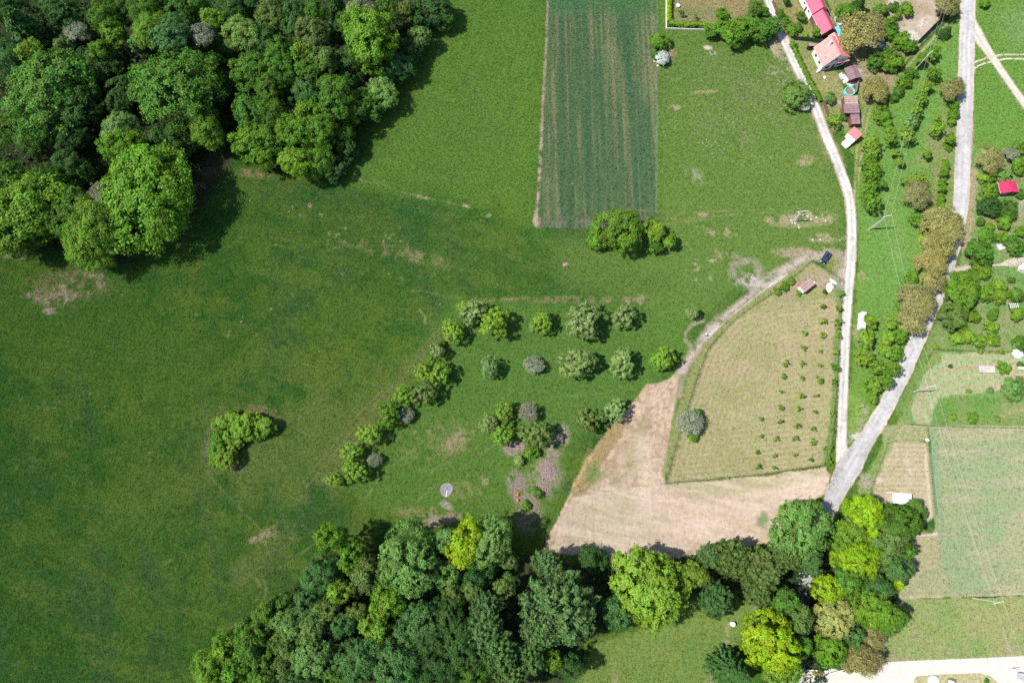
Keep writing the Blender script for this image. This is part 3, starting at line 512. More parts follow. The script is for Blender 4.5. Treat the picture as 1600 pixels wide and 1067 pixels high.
# ---------------------------------------------------------------- roads
def smooth(pts, n=6):
    out = []
    for i in range(len(pts) - 1):
        p0 = pts[max(i - 1, 0)]; p1 = pts[i]; p2 = pts[i + 1]; p3 = pts[min(i + 2, len(pts) - 1)]
        for k in range(n):
            t = k / n
            out.append(tuple(.5 * (2 * b_ + (c_ - a_) * t + (2 * a_ - 5 * b_ + 4 * c_ - d_) * t * t + (3 * b_ - a_ - 3 * c_ + d_) * t ** 3) for a_, b_, c_, d_ in zip(p0, p1, p2, p3)))
    out.append(tuple(pts[-1])); return out
def road(name, pts, base, edge, rut, z, seed=0, ruts=True):
    """pts: (u, v, width in metres); colours of the surface, its crumbling edge and the wheel lines"""
    rr = np.random.default_rng(seed); ps = np.array(smooth([(*G(u, v).to_2d(), w) for u, v, w in pts], 26)); n = len(ps)
    d = np.gradient(ps[:, :2], axis=0); d /= np.linalg.norm(d, axis=1, keepdims=True); nrm = np.stack([-d[:, 1], d[:, 0]], 1)
    K = 15; tt = np.linspace(-1, 1, K); s_ = np.concatenate([[0], np.cumsum(np.linalg.norm(np.diff(ps[:, :2], axis=0), axis=1))])
    jl = .32 * (vnoise(s_ / 1.1, s_ * 0, seed) - .5) + .35 * (vnoise(s_ / 5, s_ * 0, seed + 3) - .5); jr = .32 * (vnoise(s_ / 1.1, s_ * 0 + 9, seed) - .5) + .35 * (vnoise(s_ / 5, s_ * 0 + 7, seed) - .5)
    half = ps[:, 2:3] / 2; off = np.where(tt[None] > 0, tt[None] * (half + jl[:, None]), tt[None] * (half + jr[:, None]))
    XY = ps[:, None, :2] + nrm[:, None] * off[..., None]; V_ = np.concatenate([XY, np.full((n, K, 1), z)], 2).reshape(-1, 3)
    ax = np.abs(off); w2 = half; rutm = np.exp(-((ax - .8) / .32) ** 2) if ruts else 0 * ax
    pn = fbm(XY[..., 0].ravel(), XY[..., 1].ravel(), 3.5, seed + 20, 4, .65).reshape(n, K); pf = fbm(XY[..., 0].ravel(), XY[..., 1].ravel(), .8, seed + 30, 2).reshape(n, K); lg = vnoise(np.repeat(s_[:, None], K, 1).ravel() / 9, off.ravel() * 2.2, seed + 40).reshape(n, K)
    col = np.array(base)[None, None] * np.ones((n, K, 1)); col = col + (np.array(rut) - col) * (rutm * .75)[..., None]
    em = sstep(.72, .98, ax / w2 + .25 * (pn - .5) + .1 * (pf - .5)); col = col + (np.array(edge) - col) * em[..., None]
    col *= (1 + .36 * (pn - .5) + .16 * (pf - .5) + .22 * (lg - .5))[..., None]; patch = sstep(.66, .72, vnoise(np.repeat(s_[:, None], K, 1).ravel() / 4.5, np.sign(off.ravel()) * 3.3, seed + 60).reshape(n, K)); col *= (1 - .13 * patch)[..., None]
    ids = np.arange(n * K).reshape(n, K); Qd = np.stack([ids[:-1, :-1], ids[1:, :-1], ids[1:, 1:], ids[:-1, 1:]], -1).reshape(-1, 4)[:, ::-1]
    rgba = np.concatenate([col.reshape(-1, 3), np.ones((n * K, 1))], 1)
    o_ = bpy.data.objects.new(name, mesh_np(name, V_, Qd, M_LAND, {"Col": ('FLOAT_COLOR', rgba)})); S.collection.objects.link(o_); return tag(o_, kind='structure')
ASPH = ((.315, .308, .315), (.36, .30, .24), (.37, .362, .365)); GRAV = ((.37, .355, .335), (.35, .29, .22), (.46, .445, .43)); DRT = ((.385, .345, .30), (.26, .24, .13), (.47, .41, .35))
road("asphalt_road", [(1513, -30, 5.2), (1511, 60, 5.2), (1509, 140, 5.1), (1505, 240, 5.0), (1501, 320, 4.9), (1490, 380, 4.7), (1468, 450, 4.6), (1440, 515, 4.6), (1412, 580, 4.7), (1382, 640, 4.7), (1350, 692, 5.0), (1328, 728, 7.0), (1306, 770, 5.2), (1284, 815, 4.6), (1266, 865, 4.3), (1256, 915, 4.2), (1250, 960, 4.1), (1247, 1010, 4), (1245, 1090, 4)], *ASPH, .012, 1)
road("gravel_road", [(1196, -20, 3.0), (1206, 15, 3.0), (1222, 55, 3.0), (1245, 105, 3.0), (1269, 155, 3.0), (1290, 210, 3.0), (1310, 258, 3.0), (1326, 305, 3.0), (1331, 350, 2.9), (1330, 400, 2.9), (1326, 450, 2.8), (1321, 520, 2.7), (1318, 600, 2.6), (1316, 660, 2.7), (1315, 705, 3.4), (1316, 740, 3.8)], *GRAV, .006, 2)
road("dirt_track", [(1513, 22, 3.0), (1524, 50, 5.2), (1545, 82, 3.4), (1560, 104, 2.7), (1580, 133, 2.4), (1612, 178, 2.4)], *DRT, .004, 3)
for k, pl in enumerate(([(1514, 102), (1532, 94), (1556, 88), (1575, 85.5), (1615, 86.5)], [(1514, 112), (1536, 100), (1556, 95.5), (1576, 92), (1615, 93)])): road("field_track", [(u, v, .75) for u, v in pl], *DRT, .008, 4 + k, False)
road("garden_drive", [(1549, 415, .8), (1566, 413, 1.2), (1578, 410, 2.6), (1590, 409, 2.7), (1615, 407, 2.7)], *DRT, .014, 8, False)
mb = MB(); yard = [G(u, v).to_2d() for u, v in ((1352, 1038), (1400, 1033), (1500, 1029), (1640, 1023), (1640, 1110), (1250, 1110), (1262, 1050), (1300, 1044), (1330, 1052))]
mb.add([(p.x, p.y, .006) for p in yard], [tuple(range(len(yard) - 1, -1, -1))]); tag(mb.build("gravel_yard", mat("bleached_gravel", (.44, .41, .365), .95, .08, .8)), kind='structure')
mb = MB(); isl = [G(u, v).to_2d() for u, v in ((1428, 1062), (1432, 1056), (1470, 1053), (1530, 1051), (1548, 1056), (1566, 1072), (1570, 1110), (1420, 1110))]
mb.add([(p.x, p.y, .03) for p in isl], [tuple(range(len(isl) - 1, -1, -1))]); tag(mb.build("grass_island", mat("dry_grass", (.27, .25, .13), .95, .35, 1.5)), kind='structure')

# ---------------------------------------------------------------- trees: crowns of leaf clumps, made once per kind and copied
def unit(v): return v / np.maximum(np.linalg.norm(v, axis=1, keepdims=True), 1e-9)
def leaves(P, Nrm, size, rg, aspect=1.5, tilt=.45):
    n = len(P); nr = unit(Nrm + rg.normal(0, tilt, (n, 3)))
    t = unit(np.cross(nr, rg.normal(0, 1, (n, 3)))); b_ = np.cross(nr, t)
    s = size * rg.uniform(.6, 1.35, n)[:, None]
    a = t * s * aspect * .5; c = b_ * s * .5
    v = np.stack([P - a, P + c * .9 - a * .1, P + a, P - c * .9 - a * .1], 1)
    v[:, 1] += nr * s * .10; v[:, 3] += nr * s * .10
    return v.reshape(-1, 3)
def crown_mesh(name, seed, nl, size, lobes=46, spread=.72, lobe_r=.30, kind='b', gaps=.12):
    rg = np.random.default_rng(seed)
    ph = rg.uniform(0, 6.3, 2); lo = []; k = 0                                           # big limbs' clumps over the dome
    while len(lo) < lobes and k < 4000:
        k += 1; d = rg.normal(0, 1, 3); d /= np.linalg.norm(d)
        if d[2] < -.45: continue
        rad = spread * (rg.uniform(.84, 1.10) if rg.random() > .15 else rg.uniform(.3, .7))
        az = math.atan2(d[1], d[0]); rad *= 1 + .13 * math.sin(2 * az + ph[0]) + .10 * math.sin(3 * az + ph[1]) * (1 - abs(d[2]))
        p = d * rad; r = lobe_r * rg.uniform(.7, 1.25)
        if all(np.linalg.norm(p - q[0]) > .62 * min(r, q[1]) + .05 for q in lo): lo.append((p, r))
    squash = 1 + .16 * np.sin(rg.uniform(0, 6.3) + 2 * np.arange(1))
    per = nl // len(lo); Ps, Ns, Rn = [], [], []
    for p, r in lo:
        ns = max(4, int(rg.integers(9, 16))); tone = rg.uniform(0, 1)
        for q in range(ns):                                  # sprays within a clump
            d = rg.normal(0, 1, 3); d /= np.linalg.norm(d); d[2] = abs(d[2]) * .9 if rg.random() < .7 else d[2]
            if p @ d < -.35 * np.linalg.norm(p): d = -d
            c = p + d * r * rg.uniform(.55, 1.0); m = max(3, per // ns)
            if rg.random() < gaps: continue
            off = unit(rg.normal(0, 1, (m, 3))) * (rg.random((m, 1)) ** .5) * r * .46
            off[:, 2] *= .7
            Ps.append(c + off); out = unit(off + .25 * d * r + .12 * unit((c + off)) + np.array([0, 0, .10 * r])); Ns.append(out)
            Rn.append(np.clip(tone * .45 + rg.uniform(0, .3) + rg.uniform(0, .35, m), 0, 1))
    P = np.concatenate(Ps); N = np.concatenate(Ns); RN = np.concatenate(Rn)
    P[:, 2] = np.where(P[:, 2] < -.35, -.35 + (P[:, 2] + .35) * .5, P[:, 2])
    # shaded inner leaves close the crown
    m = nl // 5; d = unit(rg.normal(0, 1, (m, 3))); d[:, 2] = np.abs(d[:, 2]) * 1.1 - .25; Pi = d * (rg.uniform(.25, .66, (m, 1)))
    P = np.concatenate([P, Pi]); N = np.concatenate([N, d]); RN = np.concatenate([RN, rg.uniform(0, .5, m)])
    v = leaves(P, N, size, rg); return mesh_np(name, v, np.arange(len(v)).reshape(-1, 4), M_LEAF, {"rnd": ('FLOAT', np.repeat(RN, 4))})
def feather_mesh(name, seed, nl, size):                      # fine drooping sprays, crown of upright plumes
    rg = np.random.default_rng(seed); Ps, Ns, Rn = [], [], []
    npl = 120; per = nl // npl
    for i in range(npl):
        d = rg.normal(0, 1, 3); d /= np.linalg.norm(d)
        if d[2] < -.3: d[2] = -d[2]
        base = d * np.array([.74, .74, .6]) * rg.uniform(.75, 1.05); dirn = d * .5 + np.array([.1, .25, .75]); dirn /= np.linalg.norm(dirn)
        L = rg.uniform(.2, .42); t = rg.random((per, 1)); off = rg.normal(0, .048, (per, 3)) * (1.25 - t)
        Ps.append(base + dirn * L * (t - .35) + off); Ns.append(unit(off + .04 * d)); Rn.append(np.clip(rg.uniform(0, .5) + rg.uniform(0, .5, per), 0, 1))
    m = nl // 3; d = unit(rg.normal(0, 1, (m, 3))); d[:, 2] = np.abs(d[:, 2]) - .2; Ps.append(d * rg.uniform(.3, .8, (m, 1))); Ns.append(d); Rn.append(rg.uniform(0, .5, m))
    P = np.concatenate(Ps); v = leaves(P, np.concatenate(Ns), size, rg, 2.2, .5); return mesh_np(name, v, np.arange(len(v)).reshape(-1, 4), M_LEAF, {"rnd": ('FLOAT', np.repeat(np.concatenate(Rn), 4))})
def spruce_mesh(name, seed, nl, size):                       # whorls of boughs narrowing to a tip
    rg = np.random.default_rng(seed); Ps, Ns, Rn = [], [], []
    for w in range(15):
        zc = -1 + 2 * w / 15; rr = 1.0 * (1 - (w / 15.5)) ** .85 + .04; nb = max(5, int(17 * rr) + 4)
        for k in range(nb):
            a = 2 * math.pi * (k + rg.uniform(-.3, .3)) / nb; L = rr * rg.uniform(.75, 1.1); m = max(8, int(nl / 210))
            t = rg.random(m) ** .7; side = rg.normal(0, .055, m) * (1.2 - t)
            x_ = t * L; P = np.stack([x_ * math.cos(a) - side * math.sin(a), x_ * math.sin(a) + side * math.cos(a), zc - .28 * t * L + rg.normal(0, .02, m) + .06], 1)
            Ps.append(P); Ns.append(np.tile([math.cos(a) * .3, math.sin(a) * .3, .9], (m, 1))); Rn.append(np.clip(.25 + .5 * t + rg.uniform(-.2, .3, m), 0, 1))
    P = np.concatenate(Ps); v = leaves(P, np.concatenate(Ns), size, rg, 2.2, .35); return mesh_np(name, v, np.arange(len(v)).reshape(-1, 4), M_LEAF, {"rnd": ('FLOAT', np.repeat(np.concatenate(Rn), 4))})
def limb_tree(mb, p, d, L, r, depth, rg, tips):
    q = p + d * L; mb.tube(p, q, r, r * .6, 5 if depth else 7)
    if depth <= 0: tips.append(q); return
    for k in range(rg.randint(3, 4)):
        e = (d + Vector((rg.uniform(-1, 1), rg.uniform(-1, 1), rg.uniform(-.25, .75))) * .85).normalized()
        limb_tree(mb, p.lerp(q, rg.uniform(.55, 1)), e, L * rg.uniform(.6, .8), r * .55, depth - 1, rg, tips)
def twig_mesh(name, seed, leafn, lsize=.055):                            # a crown of bare twigs with a thin leafing
    rg = random.Random(seed); mb = MB(); tips = []
    for k in range(9):
        a = 2 * math.pi * k / 9 + rg.uniform(-.3, .3); limb_tree(mb, Vector((0, 0, -.75)), Vector((math.cos(a) * .7, math.sin(a) * .7, rg.uniform(.35, 1.3))).normalized(), .55, .045, 4, rg, tips)
    vs = []
    for q in mb.v:
        p = Vector(q); l = p.length
        vs.append(p * (min(1.0, .98 / l) if l > .98 else 1.0))
    nr = np.random.default_rng(seed); tp = np.array([tuple(t * min(1, .98 / max(t.length, .01))) for t in tips]); sel = tp[nr.integers(0, len(tp), leafn)] + nr.normal(0, .055, (leafn, 3))
    lv = leaves(sel, sel + np.array([0, 0, .4]), lsize, nr, 1.5, .5)
    me = bpy.data.meshes.new(name); nb = len(vs)
    F = [tuple(f) for f in mb.f] + [tuple(nb + 4 * i + j for j in range(4)) for i in range(leafn)]
    me.from_pydata([tuple(p) for p in vs] + lv.tolist(), [], F); me.materials.append(M_GREYBARK); me.materials.append(M_LEAF)
    me.polygons.foreach_set("material_index", [0] * len(mb.f) + [1] * leafn)
    a = me.attributes.new("rnd", 'FLOAT', 'POINT'); a.data.foreach_set("value", np.concatenate([np.full(nb, .5), np.repeat(nr.random(leafn), 4)]).astype(np.float32)); me.update(); return me
def trunk_mesh(name, seed, spread=.55, nlimb=6):             # unit height to the crown's middle, limbs reaching into it
    rg = random.Random(seed); mb = MB(); p = Vector((0, 0, 0)); r = .07
    for k in range(4):
        q = Vector((rg.uniform(-.02, .02), rg.uniform(-.02, .02), (k + 1) * .2)); mb.tube(p, q, r * (1.35 if k == 0 else 1), r * .84, 9); p = q; r *= .84
    for k in range(nlimb):
        a = 2 * math.pi * k / nlimb + rg.uniform(-.4, .4); s = Vector((0, 0, rg.uniform(.5, .8))); m = s + Vector((math.cos(a) * spread * .5, math.sin(a) * spread * .5, .22)); e = s + Vector((math.cos(a) * spread, math.sin(a) * spread, rg.uniform(.3, .55)))
        mb.tube(s, m, r * .62, r * .4, 6); mb.tube(m, e, r * .4, r * .14, 6)
    mb.tube(p, (0, 0, 1.35), r * .9, r * .2, 7)
    me = bpy.data.meshes.new(name); me.from_pydata(mb.v, [], mb.f); me.materials.append(M_BARK); me.update(); return me
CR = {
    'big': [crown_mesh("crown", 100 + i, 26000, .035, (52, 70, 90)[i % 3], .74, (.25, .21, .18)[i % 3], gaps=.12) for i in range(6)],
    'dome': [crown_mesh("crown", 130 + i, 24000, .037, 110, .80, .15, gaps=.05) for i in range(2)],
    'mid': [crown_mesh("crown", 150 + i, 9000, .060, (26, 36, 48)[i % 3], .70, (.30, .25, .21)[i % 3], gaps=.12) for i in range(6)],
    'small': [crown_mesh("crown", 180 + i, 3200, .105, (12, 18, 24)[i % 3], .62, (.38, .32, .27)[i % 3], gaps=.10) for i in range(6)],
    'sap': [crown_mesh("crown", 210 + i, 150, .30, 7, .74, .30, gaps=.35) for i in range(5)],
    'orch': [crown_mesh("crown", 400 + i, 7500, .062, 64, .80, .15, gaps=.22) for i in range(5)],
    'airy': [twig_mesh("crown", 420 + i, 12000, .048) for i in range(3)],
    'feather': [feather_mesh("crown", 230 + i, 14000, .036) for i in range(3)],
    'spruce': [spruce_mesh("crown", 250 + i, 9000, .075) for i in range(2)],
    'twig': [twig_mesh("crown", 270 + i, n_) for i, n_ in enumerate((5000, 6500, 8000))],
}
TR = [trunk_mesh("trunk", 300 + i) for i in range(4)]
TONE = {'mid': ((.098, .200, .022), 'mid green'), 'dark': ((.052, .118, .022), 'dark green'), 'bright': ((.140, .262, .020), 'bright green'), 'yellow': ((.195, .320, .030), 'yellow green'),
        'pale': ((.165, .285, .062), 'pale green'), 'olive': ((.140, .215, .044), 'olive green'), 'blue': ((.085, .182, .044), 'bluish green'), 'grey': ((.275, .300, .180), 'grey twiggy'),
        'brown': ((.300, .280, .090), 'brownish'), 'silver': ((.225, .320, .098), 'pale green'), 'tan': ((.380, .390, .120), 'straw yellow'), 'white': ((.60, .62, .52), 'white blossoming'), 'gold': ((.270, .400, .012), 'golden green'), 'deep': ((.125, .220, .058), 'dark green')}
KIND = {'b': ('broadleaf_tree', 'tree'), 'd': ('broadleaf_tree', 'tree'), 'f': ('feathery_tree', 'tree'), 'c': ('spruce_tree', 'spruce'), 'g': ('sparse_tree', 'tree'), 'a': ('budding_tree', 'tree'), 's': ('leafy_bush', 'bush'), 'o': ('orchard_tree', 'orchard tree'), 'k': ('fruit_sapling', 'sapling'), 'h': ('clipped_shrub', 'shrub')}
ORD = "first second third fourth fifth sixth seventh eighth ninth tenth eleventh twelfth thirteenth fourteenth fifteenth sixteenth seventeenth eighteenth nineteenth twentieth".split()
PLANTS = []                                                   # (root, base label, area, sort, u, v)
tr = random.Random(99)
def plant(u, v, r, kind, tone, phrase, hgt=None, ry=None, grp=None):
    right = min(1.0, max(0.0, u / 1600))
    scale = mpp(u, v, 5); RX = r * scale; RY = (ry * scale if ry else RX)
    if kind in 'bdfga': h = hgt or min(24.0, 1.55 * RX + 5.5); rz = min(h * .46, .80 * RX + 1.2)
    elif kind == 'c': h = hgt or 19.0; rz = h * .46
    elif kind == 'o': h = hgt or 1.5 * RX + 1.7; rz = .80 * RX
    elif kind == 'k': h = hgt or 1.9 * RX + .5; rz = RX * 1.0
    else: h = hgt or 1.45 * RX + .6; rz = .78 * RX
    zc = max(h - rz, .55 * rz)
    if kind == 'c': zc = h * .52
    P = G(u, v, zc + .15 * rz)
    kname, noun = KIND[kind]
    root = empty(kname, (P.x, P.y, -.1), tr.uniform(0, 6.28))
    if kind == 'f': key = 'feather'
    elif kind == 'c': key = 'spruce'
    elif kind == 'g': key = 'twig'
    elif kind == 'a': key = 'airy'
    elif kind == 'o' and 2.4 < RX: key = 'orch'
    elif kind == 'd': key = 'dome'
    elif kind == 'k': key = 'sap'
    else: key = 'big' if RX > 5.2 else 'mid' if RX > 2.9 else 'small'
    me = tr.choice(CR[key]); c = bpy.data.objects.new("crown", me); S.collection.objects.link(c); c.parent = root
    if kind == 'f': c.rotation_euler = (0, 0, -root.rotation_euler[2] + tr.uniform(-.3, .3))
    else: c.rotation_euler = (tr.uniform(-.08, .08), tr.uniform(-.08, .08), 0)
    c.location = (0, 0, zc + .1); fx = 1.0 / .98
    if ry: c.rotation_euler = (0, 0, -root.rotation_euler[2])
    c.scale = (RX * fx * tr.uniform(.9, 1.1), RY * fx * tr.uniform(.9, 1.1), rz) if kind not in 'k' else (RX * tr.uniform(.7, 1.3), RX * tr.uniform(.7, 1.3), rz)
    col, word = TONE[tone]; k = tr.uniform(.9, 1.1)
    c.color = (col[0] * k * tr.uniform(.92, 1.08), col[1] * k, col[2] * k * tr.uniform(.9, 1.15), 1)
    t = bpy.data.objects.new("trunk", tr.choice(TR)); S.collection.objects.link(t); t.parent = root
    tw = max(.9, RX * .9) if kind != 'k' else .5
    t.scale = (tw, tw, zc)
    PLANTS.append([root, f"{word} {noun}", phrase, u, v, noun, grp])
    return root
def rows(text, grp=None):
    for ln_ in text.strip().splitlines():
        ln_ = ln_.strip()
        if not ln_: continue
        spec, ph = ln_.split('|'); p = spec.split(); kw = {}
        for x in p[5:]:
            if x[0] == 'h': kw['hgt'] = float(x[1:])
            if x[0] == 'y': kw['ry'] = float(x[1:])
        plant(float(p[0]), float(p[1]), float(p[2]), p[3], p[4], ph.strip(), grp=grp, **kw)
# u v radius kind tone [h height] [y radius down the picture] | where  (* = told apart by its order from the left, ^ from the top)
UW1 = "* in the upper wood's left third"; UW2 = "* in the upper wood's middle"; UW3 = "* in the upper wood's right third"
rows(f"""
10 8 28 b dark h22|{UW1}
38 48 42 c dark h24|with hanging boughs near the top left corner
92 22 37 b dark h18|{UW1}
8 92 32 b blue h20|on the left edge of the picture beside the hanging spruce
118 50 18 g grey h17|half bare in the dark gap beside the hanging spruce
102 74 17 b olive h15|below the half bare tree in the left of the upper wood
48 84 21 b yellow h19|small, behind the broad round crown of the upper wood's left
74 142 69 b mid h22|with a broad round crown at the left of the upper wood
125 165 37 b dark h16|{UW1}
145 105 39 b dark h14|{UW1}
50 208 37 b mid h17|{UW1}
8 200 32 b mid h17|{UW1}
105 215 30 b dark h12|{UW1}
110 262 32 b dark h13|{UW1}
167 26 30 b mid h19|{UW2}
200 10 28 b dark h18|{UW2}
176 52 22 b bright h17|{UW2}
155 82 17 b bright h15|{UW2}
235 46 27 b yellow h22 y32|tall and lit beside the bluish round one in the upper wood
223 12 29 b mid h20|{UW2}
258 12 28 b dark h16|{UW2}
268 56 31 b blue h22|round, beside the tall yellow green one in the upper wood
275 140 73 b mid h23|with a massive many lobed crown in the middle of the upper wood
332 30 19 b yellow h18|small, near the leaning bare trunk in the upper wood
316 52 18 g grey h19|with a leaning bare trunk in the upper wood
212 66 13 b pale h15|little, left of the tall yellow one in the upper wood
195 140 32 b dark h13|{UW2}
187 158 26 b dark h12|{UW2}
187 203 30 b pale h17|{UW2}
193 232 36 b bright h19|{UW2}
268 224 39 b dark h15|{UW2}
322 206 28 b bright h16|beside the shady gap at the meadow corner of the upper wood
318 180 24 b mid h14|{UW2}
292 8 32 b mid h18|{UW2}
340 75 30 b dark h12|{UW2}
348 130 28 b dark h11|{UW2}
36 326 69 b bright h20|at the lower left corner of the upper wood
28 372 35 b mid h14|low, under the bright crown at the upper wood's lower left
8 280 39 b mid h18|{UW1}
70 285 28 b mid h17|{UW1}
156 345 50 b bright h20|between the two broadest trees on the lower edge of the upper wood
228 304 78 b bright h22|broadest of the lower edge of the upper wood, throwing the long shadow
138 384 41 b bright h16|lowest of the upper wood, above the bare streaked patch
100 345 32 b mid h16|{UW1}
156 300 16 g grey h20|dying, at the top of the broadest lower tree of the upper wood
118 318 26 b mid h18|{UW1}
""", "trees of the upper wood")
rows(f"""
380 55 30 b pale h20|{UW2}
366 12 32 b dark h17|{UW2}
392 108 30 b mid h20|{UW2}
390 172 32 b mid h18|{UW2}
396 218 36 b bright h15|at the meadow notch of the upper wood
423 22 26 b olive h19|{UW3}
400 6 22 b dark h16|{UW3}
461 16 19 b blue h18|{UW3}
492 16 18 b mid h18|{UW3}
526 8 22 c dark h20|at the top of the picture in the upper wood
562 14 22 g grey h19|bare crowned, at the top of the upper wood
540 40 24 b dark h15|{UW3}
602 18 22 b mid h15|{UW3}
633 18 18 b olive h13|{UW3}
676 10 31 b dark h11|{UW3}
577 58 50 b bright h22|with the widest crown in the right half of the upper wood
656 55 17 b pale h10|near the top of the upper wood's meadow edge
655 28 22 b dark h10|{UW3}
456 43 16 b blue h20|{UW3}
483 54 31 b olive h20|{UW3}
415 66 28 b dark h18|{UW3}
437 80 26 b mid h19|{UW3}
476 84 24 b bright h18|{UW3}
433 108 30 b mid h19|{UW3}
506 92 22 b olive h20|thinning, above the widest dark gap of the upper wood's right third
480 112 24 b mid h18|{UW3}
420 138 27 b mid h18|{UW3}
481 142 27 b blue h18|{UW3}
550 100 35 b dark h16|{UW3}
612 100 33 b dark h10|{UW3}
452 150 24 b dark h13|{UW3}
519 144 29 b mid h18|{UW3}
594 142 29 b pale h10|{UW3}
557 166 28 b mid h12|{UW3}
420 178 29 b mid h17|{UW3}
483 178 25 b bright h16|{UW3}
522 168 25 b mid h17|{UW3}
458 206 32 b bright h17|{UW3}
428 214 24 b mid h14|{UW3}
500 204 29 b bright h16|{UW3}
533 208 27 b mid h10|{UW3}
462 252 27 b yellow h15|at the round lower tip of the upper wood's right half
497 249 29 b bright h11|beside its yellow green neighbour at the upper wood's lower tip
516 260 24 b dark h8|{UW3}
582 164 24 b mid h9|{UW3}
543 228 22 b dark h8|{UW3}
636 78 25 b dark h8.5|{UW3}
690 26 19 b mid h8|{UW3}
412 246 22 b bright h12|{UW3}
""", "trees of the upper wood")
LW1 = "* on the left slope of the lower wood"; LW2 = "* in the middle of the lower wood"
rows(f"""
514 840 28 b bright h19|tall, at the lower wood's upper tip with a round shadow
548 866 27 b bright h15|below the tall tree at the upper tip of the lower wood
638 874 51 d pale h21 y52|with a smooth dome, largest on the upper edge of the lower wood
500 897 33 b blue h15|{LW1}
573 898 29 b olive h14|{LW1}
530 924 22 b yellow h14|{LW1}
477 940 22 b blue h13|{LW1}
439 942 21 b mid h11|{LW1}
414 964 26 b mid h13|{LW1}
452 973 24 b pale h15|{LW1}
487 980 26 d pale h16|{LW1}
510 955 22 b olive h14|{LW1}
535 978 21 b blue h15|{LW1}
586 982 25 b yellow h15|{LW1}
604 938 30 b bright h16|{LW1}
556 960 19 b olive h13|{LW1}
386 990 24 b mid h12|{LW1}
356 1012 29 b bright h12|{LW1}
401 1018 28 b mid h13|{LW1}
447 1008 25 b olive h13|{LW1}
492 1028 35 d pale h17|{LW1}
444 1042 22 b olive h12|{LW1}
330 1046 32 b bright h12|lowest on the left slope of the lower wood
373 1052 30 b bright h13|{LW1}
411 1054 26 b mid h13|{LW1}
470 1062 26 b dark h12|{LW1}
562 1030 41 b blue h18|{LW1}
624 1032 48 b blue h19|at the bottom edge of the picture, largest of the lower wood there
530 1058 26 b mid h14|{LW1}
656 976 41 b blue h18|{LW2}
728 850 27 b gold h20 y34|narrow, lit beside the pale one on the lower wood's upper edge
698 842 19 b pale h16|left of the golden tree on the lower wood's upper edge
766 846 39 b pale h20|broad, right of the golden tree on the lower wood's upper edge
772 818 24 b pale h16|at the very top of the lower wood's upper edge
794 874 17 b pale h13|at the foot of the broad pale tree of the lower wood
696 900 24 b pale h15|{LW2}
749 896 28 b dark h14|{LW2}
740 922 20 b olive h15|thin, among dark crowns in the lower wood
708 930 18 b olive h14|thin, left of its olive neighbour in the lower wood
790 916 19 b olive h14|{LW2}
873 950 68 f deep h23 y70|with the widest crown in the lower wood
757 950 30 f deep h18|{LW2}
702 962 32 b dark h17|{LW2}
676 1000 37 b dark h17|{LW2}
757 984 38 f deep h20|{LW2}
778 1018 40 f deep h20|{LW2}
722 1012 41 b dark h18|{LW2}
690 1046 39 b dark h17|{LW2}
825 1026 32 f deep h16|{LW2}
863 1032 19 b bright h11|near the bright grass at the lower wood's lower edge
894 1040 22 b dark h11|{LW2}
797 1056 32 f deep h16|{LW2}
740 1056 32 b mid h15|{LW2}
852 880 26 f deep h15|between the widest feathery crown and the straw field
927 874 24 b dark h8|low, in shade at the straw field corner
967 958 30 b blue h13|between the widest feathery crown and the yellow green dome
970 930 19 b dark h10|{LW2}
610 1062 26 b dark h13|{LW1}
838 985 30 f deep h18|{LW2}
""", "trees of the lower wood")
HE = "* in the tree belt below the straw field"; RG = "^ in the wood right of the road"
rows(f"""
1013 916 56 d yellow h18 y60|big dome standing alone at the lower edge of the straw field
1083 898 22 b yellow h13|right of the big yellow green dome below the straw field
1140 872 38 f olive h16|{HE}
1190 888 42 f olive h17|{HE}
1226 868 30 f olive h16|{HE}
1108 868 24 f deep h14|{HE}
1118 938 32 f blue h13|above the small clearing with the white barrel
1183 922 28 f olive h14|{HE}
1254 828 54 b pale h18|huge, where the asphalt road enters the lower wood
1225 850 26 b pale h15|at the lower left of the huge roadside crown
1266 876 22 b blue h14|roadside, below the huge pale crown
1228 942 26 b mid h14|{HE}
1248 966 24 b olive h14|{HE}
1204 1004 50 d gold h19 y48|dome beside the spruce at the bottom of the picture
1220 1048 28 b yellow h15|at the bottom edge of the picture by the dark road shade
1153 1052 36 c dark h19|at the bottom edge of the picture beside the golden dome
1250 1012 18 b bright h12|{HE}
1350 806 32 b gold h15|{RG}
1328 830 24 b yellow h14|{RG}
1402 818 36 d mid h15|{RG}
1380 848 36 b olive h15|{RG}
1340 876 38 b gold h16|{RG}
1314 856 20 b bright h13|{RG}
1402 890 24 b blue h12|{RG}
1294 922 26 b gold h14|{RG}
1330 910 26 b mid h15|{RG}
1367 916 26 b blue h14|{RG}
1306 962 32 d tan h14|{RG}
1362 950 36 b bright h15|{RG}
1392 966 26 b mid h13|{RG}
1400 912 15 b gold h10|{RG}
1324 986 26 b blue h11|{RG}
1368 992 20 g brown h10|{RG}
1297 1014 28 b bright h13|{RG}
1334 1012 16 b mid h9|{RG}
1349 1034 28 a brown h12|{RG}
1412 856 18 b mid h11|{RG}
1430 800 20 b mid h7|shading the white roofed shed
""", "trees of the lower right wood")
